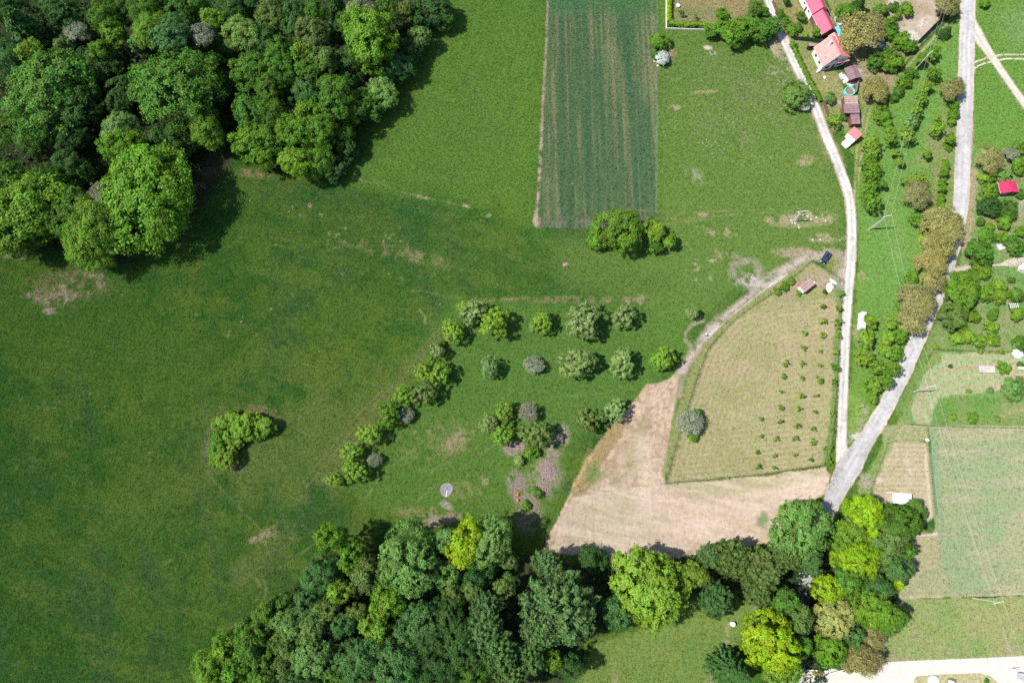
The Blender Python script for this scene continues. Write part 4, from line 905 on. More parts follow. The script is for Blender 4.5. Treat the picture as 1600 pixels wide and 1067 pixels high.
rows("""
968 358 36 b bright h13|tallest of the clump at the crop strip's lower end
934 372 18 s bright h6|low, left of the tall tree at the crop strip's lower end
922 376 11 s mid h4|leftmost of the clump at the crop strip's lower end
1021 360 23 b yellow h9|right of the tall tree at the crop strip's lower end
1046 374 13 s bright h6|rightmost of the clump at the crop strip's lower end
1022 384 14 s mid h5|under the yellow green tree at the crop strip's lower end
1031 64 16 s bright h5|right of the crop strip's upper right side
1035 90 12 g white h4|beside the crop strip near the hedged lawn
1024 86 8 s mid h2.5|low, left of the blossoming one beside the crop strip
""", "trees around the crop strip")
rows("""
739 487 23.1 o silver h5.5|topmost of the slanting tree row
724 478 12.1 o yellow h4|small, at the upper end of the slanting tree row
773 505 26.4 o yellow|full crowned, beside the upper end of the slanting row
706 518 18.7 o yellow|second down the slanting row
682 548 14.3 o silver|third down the slanting row
673 562 9 s bright|low, between third and fourth tree of the slanting row
659 581 15.4 o yellow|left one of the pair midway in the slanting row
688 584 19.8 o yellow|right one of the pair midway in the slanting row
629 617 18.7 o yellow|below the midway pair, outer side of the slanting row
663 615 20.9 o olive|below the midway pair, inner side of the slanting row
606 645 20.9 o bright|in the lower middle of the slanting row beside a grey neighbour
634 648 13 g grey h4|on the inner side of the slanting row's lower middle
577 678 18.7 o yellow|with a big round shadow in the lower slanting row
548 706 18.7 o yellow|above the last pair of the slanting row
585 718 13 g grey h4|beside the last pair of the slanting row
554 738 20.9 o yellow|right one of the last pair of the slanting row
523 748 15.4 o yellow|left end of the slanting row
690 537 7 s mid|small, in the upper slanting row
847 503 18.7 o yellow|leftmost of the four in the upper meadow row
832 511 8 s silver|tiny, at the foot of the leftmost upper meadow row tree
910 500 29.7 o silver|widest of the upper meadow row
976 494 22.0 o silver|third of the upper meadow row
1081 488 12.1 o silver|small, last of the upper meadow row near the dirt loop
764 572 18.7 o silver|leftmost of the lower meadow row
834 569 16 g grey h5|second of the lower meadow row
900 567 27.5 o silver|widest of the lower meadow row
972 567 23.1 o silver|fourth of the lower meadow row
1036 559 20.9 o yellow|last of the lower meadow row beside the dirt track
788 642 17.6 o yellow|topmost of the square clump left of the scrubby hollow
763 661 16.5 o silver|left side of the square clump left of the scrubby hollow
786 678 18.7 o yellow|lowest of the square clump left of the scrubby hollow
826 643 17 g grey h6|above the tall olive one by the scrubby hollow
837 678 25.3 o olive h9|tall, at the head of the scrubby hollow
916 655 22.0 o olive|spreading, left of the straw field's upper corner
936 650 14.3 o olive|right part of the spreading pair by the straw field
961 640 18.7 o silver|on the straw field's upper left edge
1079 660 22 g grey h6|alone on the fence line of the mown field
1090 652 14 s mid h3.5|in the grey tree on the fence line of the mown field
1083 683 9 s bright h1.2|by the white stone in the mown field
830 705 14 s bright h2|in the scrubby hollow below the tall olive tree
812 715 12 s silver h1.8|on the left of the scrubby hollow
840 770 10 s mid h2|below the brushwood heap
822 790 9 s bright h1.6|left of the scrubby hollow's lower end
""", "scattered orchard trees in the meadow")
rows("""
344 662 14.4 s yellow|^ in the V shaped thicket
362 657 14.4 s yellow|^ in the V shaped thicket
382 668 24.0 s yellow|largest of the V shaped thicket on the left meadow
399 660 15.6 s yellow|^ in the V shaped thicket
411 667 18.0 s yellow|^ in the V shaped thicket
342 684 15.6 s bright|^ in the V shaped thicket
357 680 14.4 s yellow|^ in the V shaped thicket
339 706 16.8 s bright|^ in the V shaped thicket
353 716 19.2 s yellow|^ in the V shaped thicket
362 701 12 s yellow|^ in the V shaped thicket
334 722 9.6 s bright|^ in the V shaped thicket
384 655 12.0 s bright|^ in the V shaped thicket
366 684 13 s yellow|^ in the V shaped thicket
374 694 9 s bright|^ in the V shaped thicket
395 676 11 s bright|^ in the V shaped thicket
""", "bushes of the meadow thicket")
HB = "* along the lower side of the hedged lawn"
rows(f"""
1112 48 13 s bright h5|{HB}
1130 44 17 s bright h7|{HB}
1150 48 23 s bright h8|{HB}
1150 58 15 s mid h6|{HB}
1170 45 18 s bright h7|{HB}
1186 46 21 s mid h7|{HB}
1203 42 17 s mid h7|{HB}
1128 22 11 s bright h4|inside the hedged lawn above the big bushes
1181 12 12 s mid h5|where the gravel road leaves the top of the picture
1196 18 9 s mid h4|beside the gravel road near the top of the picture
1064 20 6 k mid|on the left of the hedged lawn
1087 26 4 k mid|small, in the hedged lawn above the white fence
""", "hedge plants around the lawn")
GV = "^ in the raspberry barn's garden"; GM = "^ between house and walled yard"
rows(f"""
1219 22 9 s mid h3|{GV}
1228 34 9 s mid h3|{GV}
1236 47 12 s bright h3|{GV}
1247 43 9 s mid h1.6|{GV}
1258 54 7 s yellow h1.6|{GV}
1240 70 8 s bright h2.4|{GV}
1230 2 7 s dark h3|{GV}
1252 25 9 s mid h3.5|{GV}
1276 48 9 s bright h3.5|at the gable of the raspberry roofed barn
1348 48 36 a brown h13 y40|huge, behind the red roofed house
1345 2 14 c dark h8|at the top of the picture above the huge brownish tree
1321 18 14 s bright h4|{GM}
1312 30 7 s mid h2.5|{GM}
1377 16 13 s mid h4|{GM}
1393 38 14 s mid h4|{GM}
1388 52 12 s bright h4|{GM}
1416 14 13 s bright h4|{GM}
1403 23 7 s bright h3|{GM}
1396 10 9 s mid h3|{GM}
1410 62 16 s bright h5|{GM}
1422 72 13 s mid h4|{GM}
1369 96 17 s mid h5|{GM}
1399 97 16 s bright h5|{GM}
1388 84 13 s mid h4|{GM}
1384 100 12 s bright h4|{GM}
1372 138 24 a brown h9|sparse, on the dry ground above the red and white shed
1482 6 19 a brown h9|at the upper end of the dark yard wall
""", "garden plants of the village")
OA = "^ in the orchard strip's left column"; OB = "^ in the orchard strip's middle column"; OC = "^ of the column beside the asphalt road"
rows(f"""
1480 48 12 c dark h5|squat, beside the asphalt road near the dark yard wall
1459 82 11 o bright|{OB}
1440 92 11 o bright|beside the power pole at the head of the orchard strip
1424 114 11 s mid h3|{OA}
1414 128 12 s bright h3|{OA}
1405 142 12 s mid h3|{OA}
1396 154 9 s mid h2.5|{OA}
1460 115 12 o bright|{OB}
1447 134 11 o yellow|{OB}
1438 152 12 o yellow|{OB}
1432 171 13 o yellow|{OB}
1424 189 12 o pale|{OB}
1419 211 14 o yellow|{OB}
1491 138 20 a brown h8|alone at the left edge of the asphalt road's upper stretch
1491 164 10 s bright h3|{OC}
1491 178 10 s bright h3|{OC}
1488 191 8 s bright h2.5|{OC}
1464 200 12 o yellow|{OC}
1465 185 7 o yellow|{OC}
1485 216 10 o bright|{OC}
1482 229 8 s bright h2|{OC}
1448 240 9 o yellow|alone between the middle and roadside columns of the orchard strip
1478 257 8 o bright|{OC}
1475 268 9 o bright|{OC}
1473 283 7 o bright|{OC}
1473 294 8 o bright|{OC}
1471 308 7 o bright|{OC}
1470 321 8 o bright|{OC}
1379 180 16 s bright h4|{OA}
1386 192 10 s bright h3|{OA}
1392 203 9 o yellow|{OA}
1392 214 13 o yellow|{OA}
1401 238 8 o yellow|{OB}
1407 252 8 o yellow|{OB}
1362 223 15 o yellow|{OA}
1364 237 12 o yellow|{OA}
1358 252 13 o bright|{OA}
1366 262 12 o bright|{OA}
1361 274 16 o bright|{OA}
1378 287 9 o mid|{OA}
1359 296 13 o bright|{OA}
1363 314 18 o bright|{OA}
1415 284 8 o bright|{OB}
1438 279 13 o yellow h5|behind the round brownish tree of the orchard strip
1434 303 22 a brown h8|round, between the orchard columns
1435 343 14 o bright h5|under the round brownish tree of the orchard strip
1477 349 31 a brown h10|{OC}
1445 373 10 s gold h3|between the brownish roadside trees and the orchard strip
1466 384 27 a brown h10|{OC}
1458 408 24 a brown h9|{OC}
1462 436 19 g brown h8|bare twigged, over the asphalt road
1424 433 13 s bright h3|{OB}
1424 450 11 s bright h3|{OB}
1437 468 28 a brown h10|{OC}
1428 496 26 a brown h9|{OC}
1411 478 12 s bright h3.5|{OB}
1361 502 12 o bright|{OA}
1353 529 16 o yellow|{OA}
1351 558 15 o yellow|{OA}
1394 505 12 o yellow|{OB}
1388 528 12 o yellow|{OB}
1407 523 13 o bright|{OB}
1384 548 12 o yellow|{OB}
1400 552 14 o bright|{OB}
1373 573 15 o yellow|{OB}
1395 576 15 o bright|{OB}
1364 601 16 o yellow|{OB}
1386 595 14 o bright|{OB}
1363 623 10 o yellow|{OB}
1304 188 12 o yellow h4|beside the gravel road below the brown sheds
1297 152 10 o pale h3.5|at the lower end of the clipped hedge by the house
1246 150 27 s pale h5 y24|wide, on the left side of the gravel road
1238 138 12 s mid h4|part of the wide roadside clump left of the gravel road
1257 165 9 g white h3.5|overhanging the gravel road
1318 184 7 s mid h2|by the yard of the brown sheds
""", "trees of the orchard strip")
def hedge(pts, w, h, tone, label, seed):
    rg = np.random.default_rng(seed); ps = [G(*p).to_2d() for p in pts]; o0 = ps[0]; P, N, RN = [], [], []; st = MB()
    for a, b_ in zip(ps[:-1], ps[1:]):
        d = b_ - a; L = d.length; d = d / L; nr = Vector((-d.y, d.x)); n = int(L * (w + 2 * h) * 34)
        t = rg.random(n) * L; q = rg.uniform(-1, 1, n); z = h * (1 - .9 * rg.random(n) ** 2.2); bulge = .75 + .55 * vnoise(t / 1.3 + seed, t * 0, seed); zz = z * (.72 + .5 * vnoise(t / 1.6, t * 0 + 5, seed))
        off = q * w / 2 * bulge * np.where(z < h * .8, 1, .85); P.append(np.stack([a.x - o0.x + t * d.x + off * nr.x, a.y - o0.y + t * d.y + off * nr.y, zz], 1)); N.append(np.stack([q * nr.x, q * nr.y, np.full(n, .8)], 1)); RN.append(np.clip(vnoise(t / .8, q, seed) * .6 + rg.uniform(0, .4, n), 0, 1))
        for k in range(max(1, int(L / 1.2))): c_ = a.lerp(b_, (k + .5) / max(1, int(L / 1.2))) - o0; st.tube((c_.x, c_.y, -.1), (c_.x, c_.y, h * .6), .05, .03, 5)
    P, N, RN = np.concatenate(P), np.concatenate(N), np.concatenate(RN); t_ = tag(empty("clipped_hedge", (o0.x, o0.y, 0)), label, "hedge")
    v = leaves(P.astype(float), N, .30, rg); o_ = bpy.data.objects.new("foliage", mesh_np("foliage", v, np.arange(len(v)).reshape(-1, 4), M_LEAF, {"rnd": ('FLOAT', np.repeat(RN, 4))})); S.collection.objects.link(o_); o_.parent = t_; o_.color = (*TONE[tone][0], 1); st.build("stems", M_BARK, t_)
hedge([(1044.5, -8), (1044.5, 37)], 1.5, 1.9, 'gold', "golden clipped hedge down the left side of the lawn", 1)
hedge([(1041, 41), (1075, 42), (1106, 43)], 1.6, 1.9, 'yellow', "green clipped hedge along the lower side of the lawn", 2)
hedge([(1240, 80), (1252, 105), (1266, 133), (1281, 160)], 1.5, 1.6, 'bright', "long clipped hedge between house lawn and gravel road", 3)
RA = "^ in the gardens by the asphalt road"; RB = "^ in the far right gardens"
rows(f"""
1549 248 23 a brown h8|domed, at the head of the gardens right of the asphalt road
1581 240 14 g grey h5|grey and bare beside the domed brownish tree
1595 230 12 s bright h4|{RB}
1594 256 14 s bright h4|{RB}
1536 278 10 s yellow h3|{RA}
1548 272 14 s bright h4|{RA}
1568 273 13 s pale h3.5|{RA}
1592 266 10 s bright h3|{RB}
1546 298 15 s bright h4|{RA}
1548 322 19 s dark h5|{RA}
1575 328 17 s mid h4|{RB}
1571 347 14 s bright h4|{RB}
1532 346 8 s mid h2.5|{RA}
1548 354 8 s bright h2|{RA}
1594 303 9 s mid h2.5|{RB}
1532 312 7 s pale h2.5|{RA}
1542 370 14 s bright h4|{RA}
1567 371 11 s bright h3|{RB}
1531 394 25 b mid h7|round, above the pale garden drive
1585 383 18 s mid h4|{RB}
1597 362 9 s bright h3|{RB}
1505 452 30 b bright h9|broad, at the right edge of the asphalt road below the drive
1536 422 15 s bright h4|{RA}
1522 425 9 s mid h2.5|{RA}
1560 446 14 s yellow h4|{RB}
1542 458 15 s bright h4|{RA}
1580 437 7 s mid h1.6|{RB}
1564 462 15 s bright h4|{RB}
1591 460 13 s mid h4|{RB}
1491 495 24 b olive h7|low domed, right of the roadside brownish trees
1519 492 12 s bright h3|{RA}
1552 490 11 s bright h3|{RA}
1590 490 13 s bright h4|{RB}
1495 529 13 s yellow h3.5|{RA}
1513 526 14 s yellow h4|{RA}
1530 532 13 s yellow h3.5|{RA}
1551 531 12 s yellow h3|{RA}
1549 511 14 s yellow h3.5|{RA}
1506 514 10 s bright h3|{RA}
1597 535 13 s mid h3.5|{RB}
1569 574 12 s bright h3|round and trim, beside the square garden bed
1586 607 21 s pale h4.5|spreading, at the right end of the pale mown hook
1520 653 10 s bright h2.4|round, alone on the dark lawn
1490 651 6 s yellow h1.2|small, left of the round bush on the dark lawn
1547 610 7 s pale h1.6|on the lower edge of the pale mown hook
1514 611 5 s yellow h1.2|small, on the lower edge of the pale mown hook
1485 572 4 s dark h1|tiny, on the pale mown hook
1559 655 6 s pale h.9|low, right of the round bush on the dark lawn
1595 569 6 s mid h1.6|by the white scrap heap at the right edge
1462 541 5 s yellow h1.4|at the corner of the wire fence above the mown hook
1533 549 5 s yellow h1.4|on the fence line above the mown hook
1566 549 5 s bright h1.4|on the fence line near the right edge
1540 5 9 s bright h3|alone in the meadow at the top right
1542 1064 5 s mid h1.2|on the dry grass island by the gravel yard
1273 1051 5 s brown h1.5|left one of two by the gravel yard
1282 1051 5 s brown h1.5|right one of two by the gravel yard
1248 458 6 s bright h1.2|on the fence line behind the small hut
1215 456 7 s bright h1.2|* on the fence line's upper stretch
1226 447 8 s bright h1.2|* on the fence line's upper stretch
1237 439 7 s bright h1.2|* on the fence line's upper stretch
1289 456 4 s dark h1.4|between the small hut and the white heap
""", "bushes of the right hand gardens")
for k, (cname, pts) in enumerate((("the row by the gravel road", ((1315, 459), (1311, 483), (1311, 504), (1311, 524), (1307, 551), (1306, 573), (1304, 598), (1301, 648), (1299, 672), (1294, 701), (1296, 720))),
                     ("the second row from the gravel road", ((1286, 478), (1286, 502), (1284, 522), (1282, 548), (1281, 570), (1280, 593), (1276, 618), (1274, 644), (1271, 670), (1270, 690), (1266, 718))),
                     ("the third row from the gravel road", ((1257, 521), (1256, 543), (1254, 567), (1253, 591), (1251, 616), (1248, 638), (1245, 664), (1243, 685), (1240, 710))),
                     ("the fourth row from the gravel road", ((1227, 567), (1225, 587), (1221, 612), (1220, 636), (1218, 658), (1213, 686), (1211, 712), (1210, 731))),
                     ("the sparse row farthest from the gravel road", ((1188, 654), (1188, 682), (1183, 706), (1185, 730))))):
    for u, v in pts: plant(u, v, tr.uniform(3.8, 6.2) if k else tr.uniform(5, 7.5), 'k', tr.choice(('yellow', 'yellow', 'bright')) if k < 4 else 'bright', f"^ in {cname}", grp="saplings of the mown field")
# labels: those told apart by their order get it counted here
byk = {}
for p in PLANTS:
    if p[2][0] in '*^':
        if p[5] == 'sapling': p[1] = 'leafy sapling'
        byk.setdefault((p[1], p[2]), []).append(p)
    else: tag(p[0], f"{p[1]} {p[2]}", p[5], p[6])
for (base, ph), L_ in byk.items():
    way = "from the left" if ph[0] == '*' else "from the top"
    L_.sort(key=lambda p: p[3] if ph[0] == '*' else p[4]); ph = ph[1:].strip()
    for i, p in enumerate(L_):
        lab = f"only {base} {ph}" if len(L_) == 1 else f"{ORD[i]} {base} {way} {ph}"
        tag(p[0], lab, p[5], p[6])
# low growth that closes the floor of the woods
rg = np.random.default_rng(8); Pu = []
for pl, nn in (([(-40, -40), (715, -40), (640, 100), (575, 185), (520, 265), (440, 275), (385, 240), (330, 240), (290, 300), (230, 380), (140, 400), (-40, 380)], 42000), ([(330, 1067), (430, 950), (500, 870), (620, 850), (780, 830), (800, 900), (930, 890), (1180, 850), (1290, 850), (1290, 1090), (1200, 1060), (1240, 960), (1060, 920), (960, 970), (880, 1060)], 26000)):
    us = [p[0] for p in pl]; vs_ = [p[1] for p in pl]; u = rg.uniform(min(us), max(us), nn); v = rg.uniform(min(vs_), max(vs_), nn); k = inside(pl, u, v)
    for a_, b_ in zip(u[k], v[k]): Pu.append((*G(a_, b_).to_2d(), 0))
Pu = np.array(Pu, np.float32); Pu[:, 2] = rg.uniform(.1, 1.8, len(Pu)) * (vnoise(Pu[:, 0] / 4, Pu[:, 1] / 4, 5) > .45)
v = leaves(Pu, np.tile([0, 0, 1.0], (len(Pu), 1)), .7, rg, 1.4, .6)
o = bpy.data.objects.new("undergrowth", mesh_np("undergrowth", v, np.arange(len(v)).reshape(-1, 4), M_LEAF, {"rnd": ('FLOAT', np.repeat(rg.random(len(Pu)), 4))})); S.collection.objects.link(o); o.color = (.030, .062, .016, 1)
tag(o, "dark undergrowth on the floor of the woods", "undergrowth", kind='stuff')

# ---------------------------------------------------------------- buildings
def gable(name, org, ang, Lx, Ly, ridge_x, zl, zr, zt, wall, roof, label, cat, over=.3, base=-.1, th=.12, grp=None):
    """Ly along the ridge, Lx across; eaves zl / zr, ridge zt above ridge_x. Local x across, y along the ridge; origin at a ground corner."""
    t = tag(empty(name, (org[0], org[1], 0), ang), label, cat, grp)
    w = MB(); 
    pts = lambda y: [(0, y, base), (Lx, y, base), (Lx, y, zr), (ridge_x, y, zt), (0, y, zl)]
    a, b_ = pts(0), pts(Ly); w.add(a + b_, [(0, 1, 2, 3, 4), (9, 8, 7, 6, 5), (0, 5, 6, 1), (1, 6, 7, 2), (0, 4, 9, 5)])
    w.build("wall", wall, t)
    sl_ = (zt - zl) / ridge_x; sr = (zt - zr) / (Lx - ridge_x); e = .02
    for x0, x1, z0, z1 in ((-over, ridge_x, zl - over * sl_, zt), (ridge_x, Lx + over, zt, zr - over * sr)):
        r = MB(); vs = []
        for y in (-over, Ly + over):
            vs += [(x0, y, z0 + e), (x1, y, z1 + e), (x1, y, z1 + th + e), (x0, y, z0 + th + e)]
        r.add(vs, [(0, 1, 2, 3), (7, 6, 5, 4), (3, 2, 6, 7), (0, 4, 5, 1), (0, 3, 7, 4), (1, 5, 6, 2)])
        ro_ = r.build("roof", roof, t)
        if x0 < 0: cp = MB(); cp.box((ridge_x, Ly / 2, zt + th + .05), (.34, Ly + 2 * over, .07)); cp.build("ridge_cap", roof, ro_)
        gx_, gz = (x0 - .06, z0) if x0 < 0 else (x1 + .06, z1); gt = MB(); gt.tube((gx_, -over, gz), (gx_, Ly + over, gz), .07, n=6); gt.build("gutter", M_CONC, ro_)
    return t
def window(t, c, sx, sz, face='y', m=None, name="window"):
    """a framed window set on a wall; face: outward axis in the thing's own frame ('-y' or '-x')"""
    f = MB(); g = MB(); k = .06
    if face == '-y':
        for dx, dz, wx, wz in ((-sx / 2, 0, .09, sz + .09), (sx / 2, 0, .09, sz + .09), (0, -sz / 2, sx - .09, .09), (0, sz / 2, sx - .09, .09)): f.box((c[0] + dx, c[1] - .04, c[2] + dz), (wx, .1, wz))
        g.box((c[0], c[1] - .02, c[2]), (sx - .1, .05, sz - .1))
    else:
        for dy, dz, wy, wz in ((-sx / 2, 0, .09, sz + .09), (sx / 2, 0, .09, sz + .09), (0, -sz / 2, sx - .09, .09), (0, sz / 2, sx - .09, .09)): f.box((c[0] - .04, c[1] + dy, c[2] + dz), (.1, wy, wz))
        g.box((c[0] - .02, c[1], c[2]), (.05, sx - .1, sz - .1))
    fo = f.build(name, M_WHITE, t); g.build("pane", M_DARK, fo); return fo
def door(t, c, sx, sz, face='-y', m=None):
    d = MB(); h = MB()
    if face == '-y': d.box((c[0], c[1] - .03, c[2]), (sx, .08, sz)); h.box((c[0] + sx * .36, c[1] - .1, c[2]), (.05, .06, .14))
    else: d.box((c[0] - .03, c[1], c[2]), (.08, sx, sz)); h.box((c[0] - .1, c[1] + sx * .36, c[2]), (.06, .05, .14))
    o_ = d.build("door", m or M_WOOD, t); h.build("handle", M_CHROME, o_); return o_
# red roofed family house
A = R(16.5)
t = gable("family_house", (103.4, 144.6), A, 8.4, 7.1, 3.5, 3.3, 4.5, 7.4, M_WHITE, M_REDROOF, "white house with faded red tile roof and shaded windowed gable", "house", .35)
window(t, (2.2, 0, 4.5), 1.5, 1.1, '-y'); window(t, (3.6, 0, 4.9), 1.1, 1.3, '-y'); window(t, (6.4, 0, 3.7), .9, .8, '-y')
window(t, (1.9, 0, 1.5), 1.8, 1.3, '-y'); window(t, (6.2, 0, 1.4), 1.9, 1.2, '-y'); window(t, (0, 2.2, 1.8), 1.1, 1.2, '-x'); window(t, (0, 5.0, 1.8), 1.1, 1.2, '-x')
door(t, (4.3, 0, 1.0), .95, 2.1)
c = MB(); c.box((2.5, 4.9, 7.0), (.55, .55, 2.0)); ch = c.build("chimney", M_WHITE, t); c = MB(); c.box((2.5, 4.9, 8.05), (.7, .7, .1)); c.build("cap", M_CONC, ch)
p = MB(); p.add([(4.4, -.36, 4.05), (8.6, -.36, 3.7), (8.6, -1.0, 3.45), (4.4, -1.0, 3.8), (4.4, -.36, 4.17), (8.6, -.36, 3.82), (8.6, -1.0, 3.57), (4.4, -1.0, 3.92)], [(0, 3, 2, 1), (4, 5, 6, 7), (0, 1, 5, 4), (1, 2, 6, 5), (2, 3, 7, 6), (3, 0, 4, 7)]); p.build("porch_roof", M_REDROOF, t)
p = MB(); p.tube((8.5, -.9, -.1), (8.5, -.9, 3.5), .06); p.tube((5.0, -.9, -.1), (5.0, -.9, 3.75), .06); p.build("porch_post", M_PALEWOOD, t)
d = MB(); d.add([(4.6, 7.2, 0), (7.4, 7.2, 0), (7.4, 8.6, 0), (4.6, 8.6, 0), (4.6, 7.2, 5.2), (7.4, 7.2, 5.2), (7.4, 8.6, 5.2), (4.6, 8.6, 5.2), (6.0, 8.6, 6.2), (6.0, 4.4, 6.2), (4.6, 5.8, 5.2), (7.4, 5.8, 5.2)], [(0, 1, 5, 4), (1, 2, 6, 5), (2, 3, 7, 8, 6), (3, 0, 4, 7)]); d.build("dormer_wall", M_WHITE, t)
d = MB()
for s in (-1, 1): d.quad((6.0, 4.6, 6.32), (6.0, 8.9, 6.32), (6.0 + s * 1.65, 8.9, 5.12), (6.0 + s * 1.65, 5.9, 5.12))
d.build("dormer_roof", M_REDROOF, t)
# long raspberry barn running out of the top of the picture, in two steps
A = R(17.5); ca, sa = math.cos(A), math.sin(A)
for (nm, lab, o_, Lx, Ly, z0, z1) in (("raspberry_barn", "lower raspberry sheet roofed barn with dark gable beside the turquoise tarp", (104.6, 157.2), 4.7, 7.7, 2.8, 4.6), ("raspberry_barn", "higher raspberry sheet roofed barn cut by the top edge of the picture", (104.55 - 7.85 * sa - .25, 157.2 + 7.85 * ca + .1), 5.3, 14, 3.4, 5.5)):
    t = gable(nm, o_, A, Lx, Ly, Lx / 2, z0, z0, z1, M_WOOD if nm and z0 < 3 else M_WHITE, M_PINKROOF, lab, "barn", .3, grp=None)
    if z0 < 3:
        g_ = MB(); g_.box((Lx / 2, -.02, 1.3), (Lx - .8, .1, 2.5)); g_.build("dark_panel", M_DARK, t)  # dark sheet on the closed gable, painting its shade
        for y in (1.5, 4.2): window(t, (0, y, 1.6), 1.0, .8, '-x')
    else:
        window(t, (0, 2.0, 1.9), .9, .9, '-x'); window(t, (0, 5.5, 1.9), .9, .9, '-x'); door(t, (0, 3.8, 1.0), .9, 2.0, '-x')
# brown pavilion by the house
def shed(name, org, ang, Lx, Ly, z0, z1, wall, roof, label, cat="shed", over=.25, dark_front=False, doorx=None):
    """lean-to roof: eave z0 at x=0 side, z1 at x=Lx"""
    t = tag(empty(name, (org[0], org[1], 0), ang), label, cat)
    w = MB(); w.add([(0, 0, -.1), (Lx, 0, -.1), (Lx, Ly, -.1), (0, Ly, -.1), (0, 0, z0), (Lx, 0, z1), (Lx, Ly, z1), (0, Ly, z0)], [(0, 1, 5, 4), (1, 2, 6, 5), (2, 3, 7, 6), (3, 0, 4, 7)]); w.build("wall", wall, t)
    k = (z1 - z0) / Lx; r = MB(); vs = []
    for y in (-over, Ly + over):
        vs += [(-over, y, z0 - over * k + .02), (Lx + over, y, z1 + over * k + .02), (Lx + over, y, z1 + over * k + .12), (-over, y, z0 - over * k + .12)]
    r.add(vs, [(0, 1, 2, 3), (7, 6, 5, 4), (3, 2, 6, 7), (0, 4, 5, 1), (0, 3, 7, 4), (1, 5, 6, 2)]); ro = r.build("roof", roof, t)
    rb = MB()
    for i in range(int((Ly + 2 * over) / .55)): y = -over + .3 + i * .55; rb.add([(-over, y, z0 - over * k + .121), (Lx + over, y, z1 + over * k + .121), (Lx + over, y + .06, z1 + over * k + .121), (-over, y + .06, z0 - over * k + .121), (-over, y + .03, z0 - over * k + .16), (Lx + over, y + .03, z1 + over * k + .16)], [(0, 1, 5, 4), (2, 3, 4, 5), (0, 4, 3), (1, 2, 5)])
    rb.build("ridge", roof, ro)
    if dark_front: g_ = MB(); g_.box((Lx / 2, -.02, z0 * .46), (Lx - .6, .08, z0 * .84)); g_.build("dark_panel", M_DARK, t)  # dark sheet laid on the closed front wall
    if doorx is not None: door(t, (doorx, 0, .95), .85, 1.9)
    return t
def pavilion(org, ang, Lx, Ly, z0, z1):
    t = tag(empty("garden_pavilion", (org[0], org[1], 0), ang), "open brown roofed pavilion between the house and the round pool", "pavilion")
    for x in (.1, Lx - .1):
        for y in (.1, Ly - .1): p = MB(); p.tube((x, y, -.1), (x, y, z0), .08); p.build("post", M_WOOD, t)
    w = MB(); w.box((Lx - .05, Ly / 2, z0 / 2), (.08, Ly - .3, z0)); w.box((Lx / 2, .05, z0 * .3), (Lx - .3, .08, z0 * .6)); w.build("wall", M_WOOD, t)
    for x0, x1, a_, b_ in ((-.4, Lx / 2, z0, z1), (Lx / 2, Lx + .4, z1, z0)):
        r = MB(); r.add([(x0, -.4, a_), (x1, -.4, b_), (x1, Ly + .4, b_), (x0, Ly + .4, a_), (x0, -.4, a_ + .1), (x1, -.4, b_ + .1), (x1, Ly + .4, b_ + .1), (x0, Ly + .4, a_ + .1)], [(0, 3, 2, 1), (4, 5, 6, 7), (0, 1, 5, 4), (1, 2, 6, 5), (2, 3, 7, 6), (3, 0, 4, 7)]); r.build("roof", M_BROWNROOF, t)
    for x, y in ((-1.0, .6), (-.8, 2.2)): b2 = MB(); b2.box((x, y, .35), (.5, 1.1, .1)); b2.box((x, y - .4, .12), (.4, .08, .42)); b2.box((x, y + .4, .12), (.4, .08, .42)); b2.build("bench", M_PALEWOOD, t)
    return t
pavilion((111.9, 139.9), R(16), 3.6, 3.9, 2.4, 2.9)
shed("brown_shed", (109.2, 130.6), R(-2), 4.0, 2.9, 2.3, 2.55, M_WOOD, M_PALEROOF, "faded brown flat roofed shed touching the round pool", over=.15)
shed("brown_shed", (108.5, 127.2), R(-2), 4.6, 2.95, 2.5, 2.85, M_WOOD, M_BROWNROOF, "purple brown shed with ribbed roof, middle of the three", over=.15, dark_front=True)
shed("brown_shed", (110.6, 123.4), R(-1), 2.5, 3.4, 2.1, 2.4, M_WOOD, M_BROWNROOF, "small purple brown shed, lowest of the three in a row", over=.12, doorx=1.2)
# red and white shed
A = R(40)
t = shed("red_shed", (110.95, 117.45), A, 2.6, 3.4, 2.5, 2.9, M_WHITE, mat("pink_red_sheet", (.66, .16, .17), .5, .1, 3), "pink red roofed shed joined to a white lean-to by the two tracks", over=.12)
g_ = MB(); g_.add([(-2.9, .1, -.1), (-.15, .1, -.1), (-.15, 2.2, -.1), (-2.9, 2.2, -.1), (-2.9, .1, .9), (-.15, .1, 2.1), (-.15, 2.2, 2.1), (-2.9, 2.2, .9)], [(0, 1, 5, 4), (1, 2, 6, 5), (2, 3, 7, 6), (3, 0, 4, 7)]); g_.build("lean_to_wall", M_WHITE, t)
for x0, x1 in ((-3.05, -1.62), (-1.38, -.14)):
    z = lambda x: .92 + (x + 2.9) * .436; r = MB(); r.add([(x0, -.05, z(x0)), (x1, -.05, z(x1)), (x1, 2.35, z(x1)), (x0, 2.35, z(x0)), (x0, -.05, z(x0) + .08), (x1, -.05, z(x1) + .08), (x1, 2.35, z(x1) + .08), (x0, 2.35, z(x0) + .08)], [(0, 3, 2, 1), (4, 5, 6, 7), (0, 1, 5, 4), (1, 2, 6, 5), (2, 3, 7, 6), (3, 0, 4, 7)]); r.build("lean_to_roof", M_WPAINT, t)
r = MB(); zz = .92 + 1.4 * .436; r.box((-1.5, 1.15, zz + .05), (.22, 2.3, .12)); r.build("roof_strip", M_RED, t)
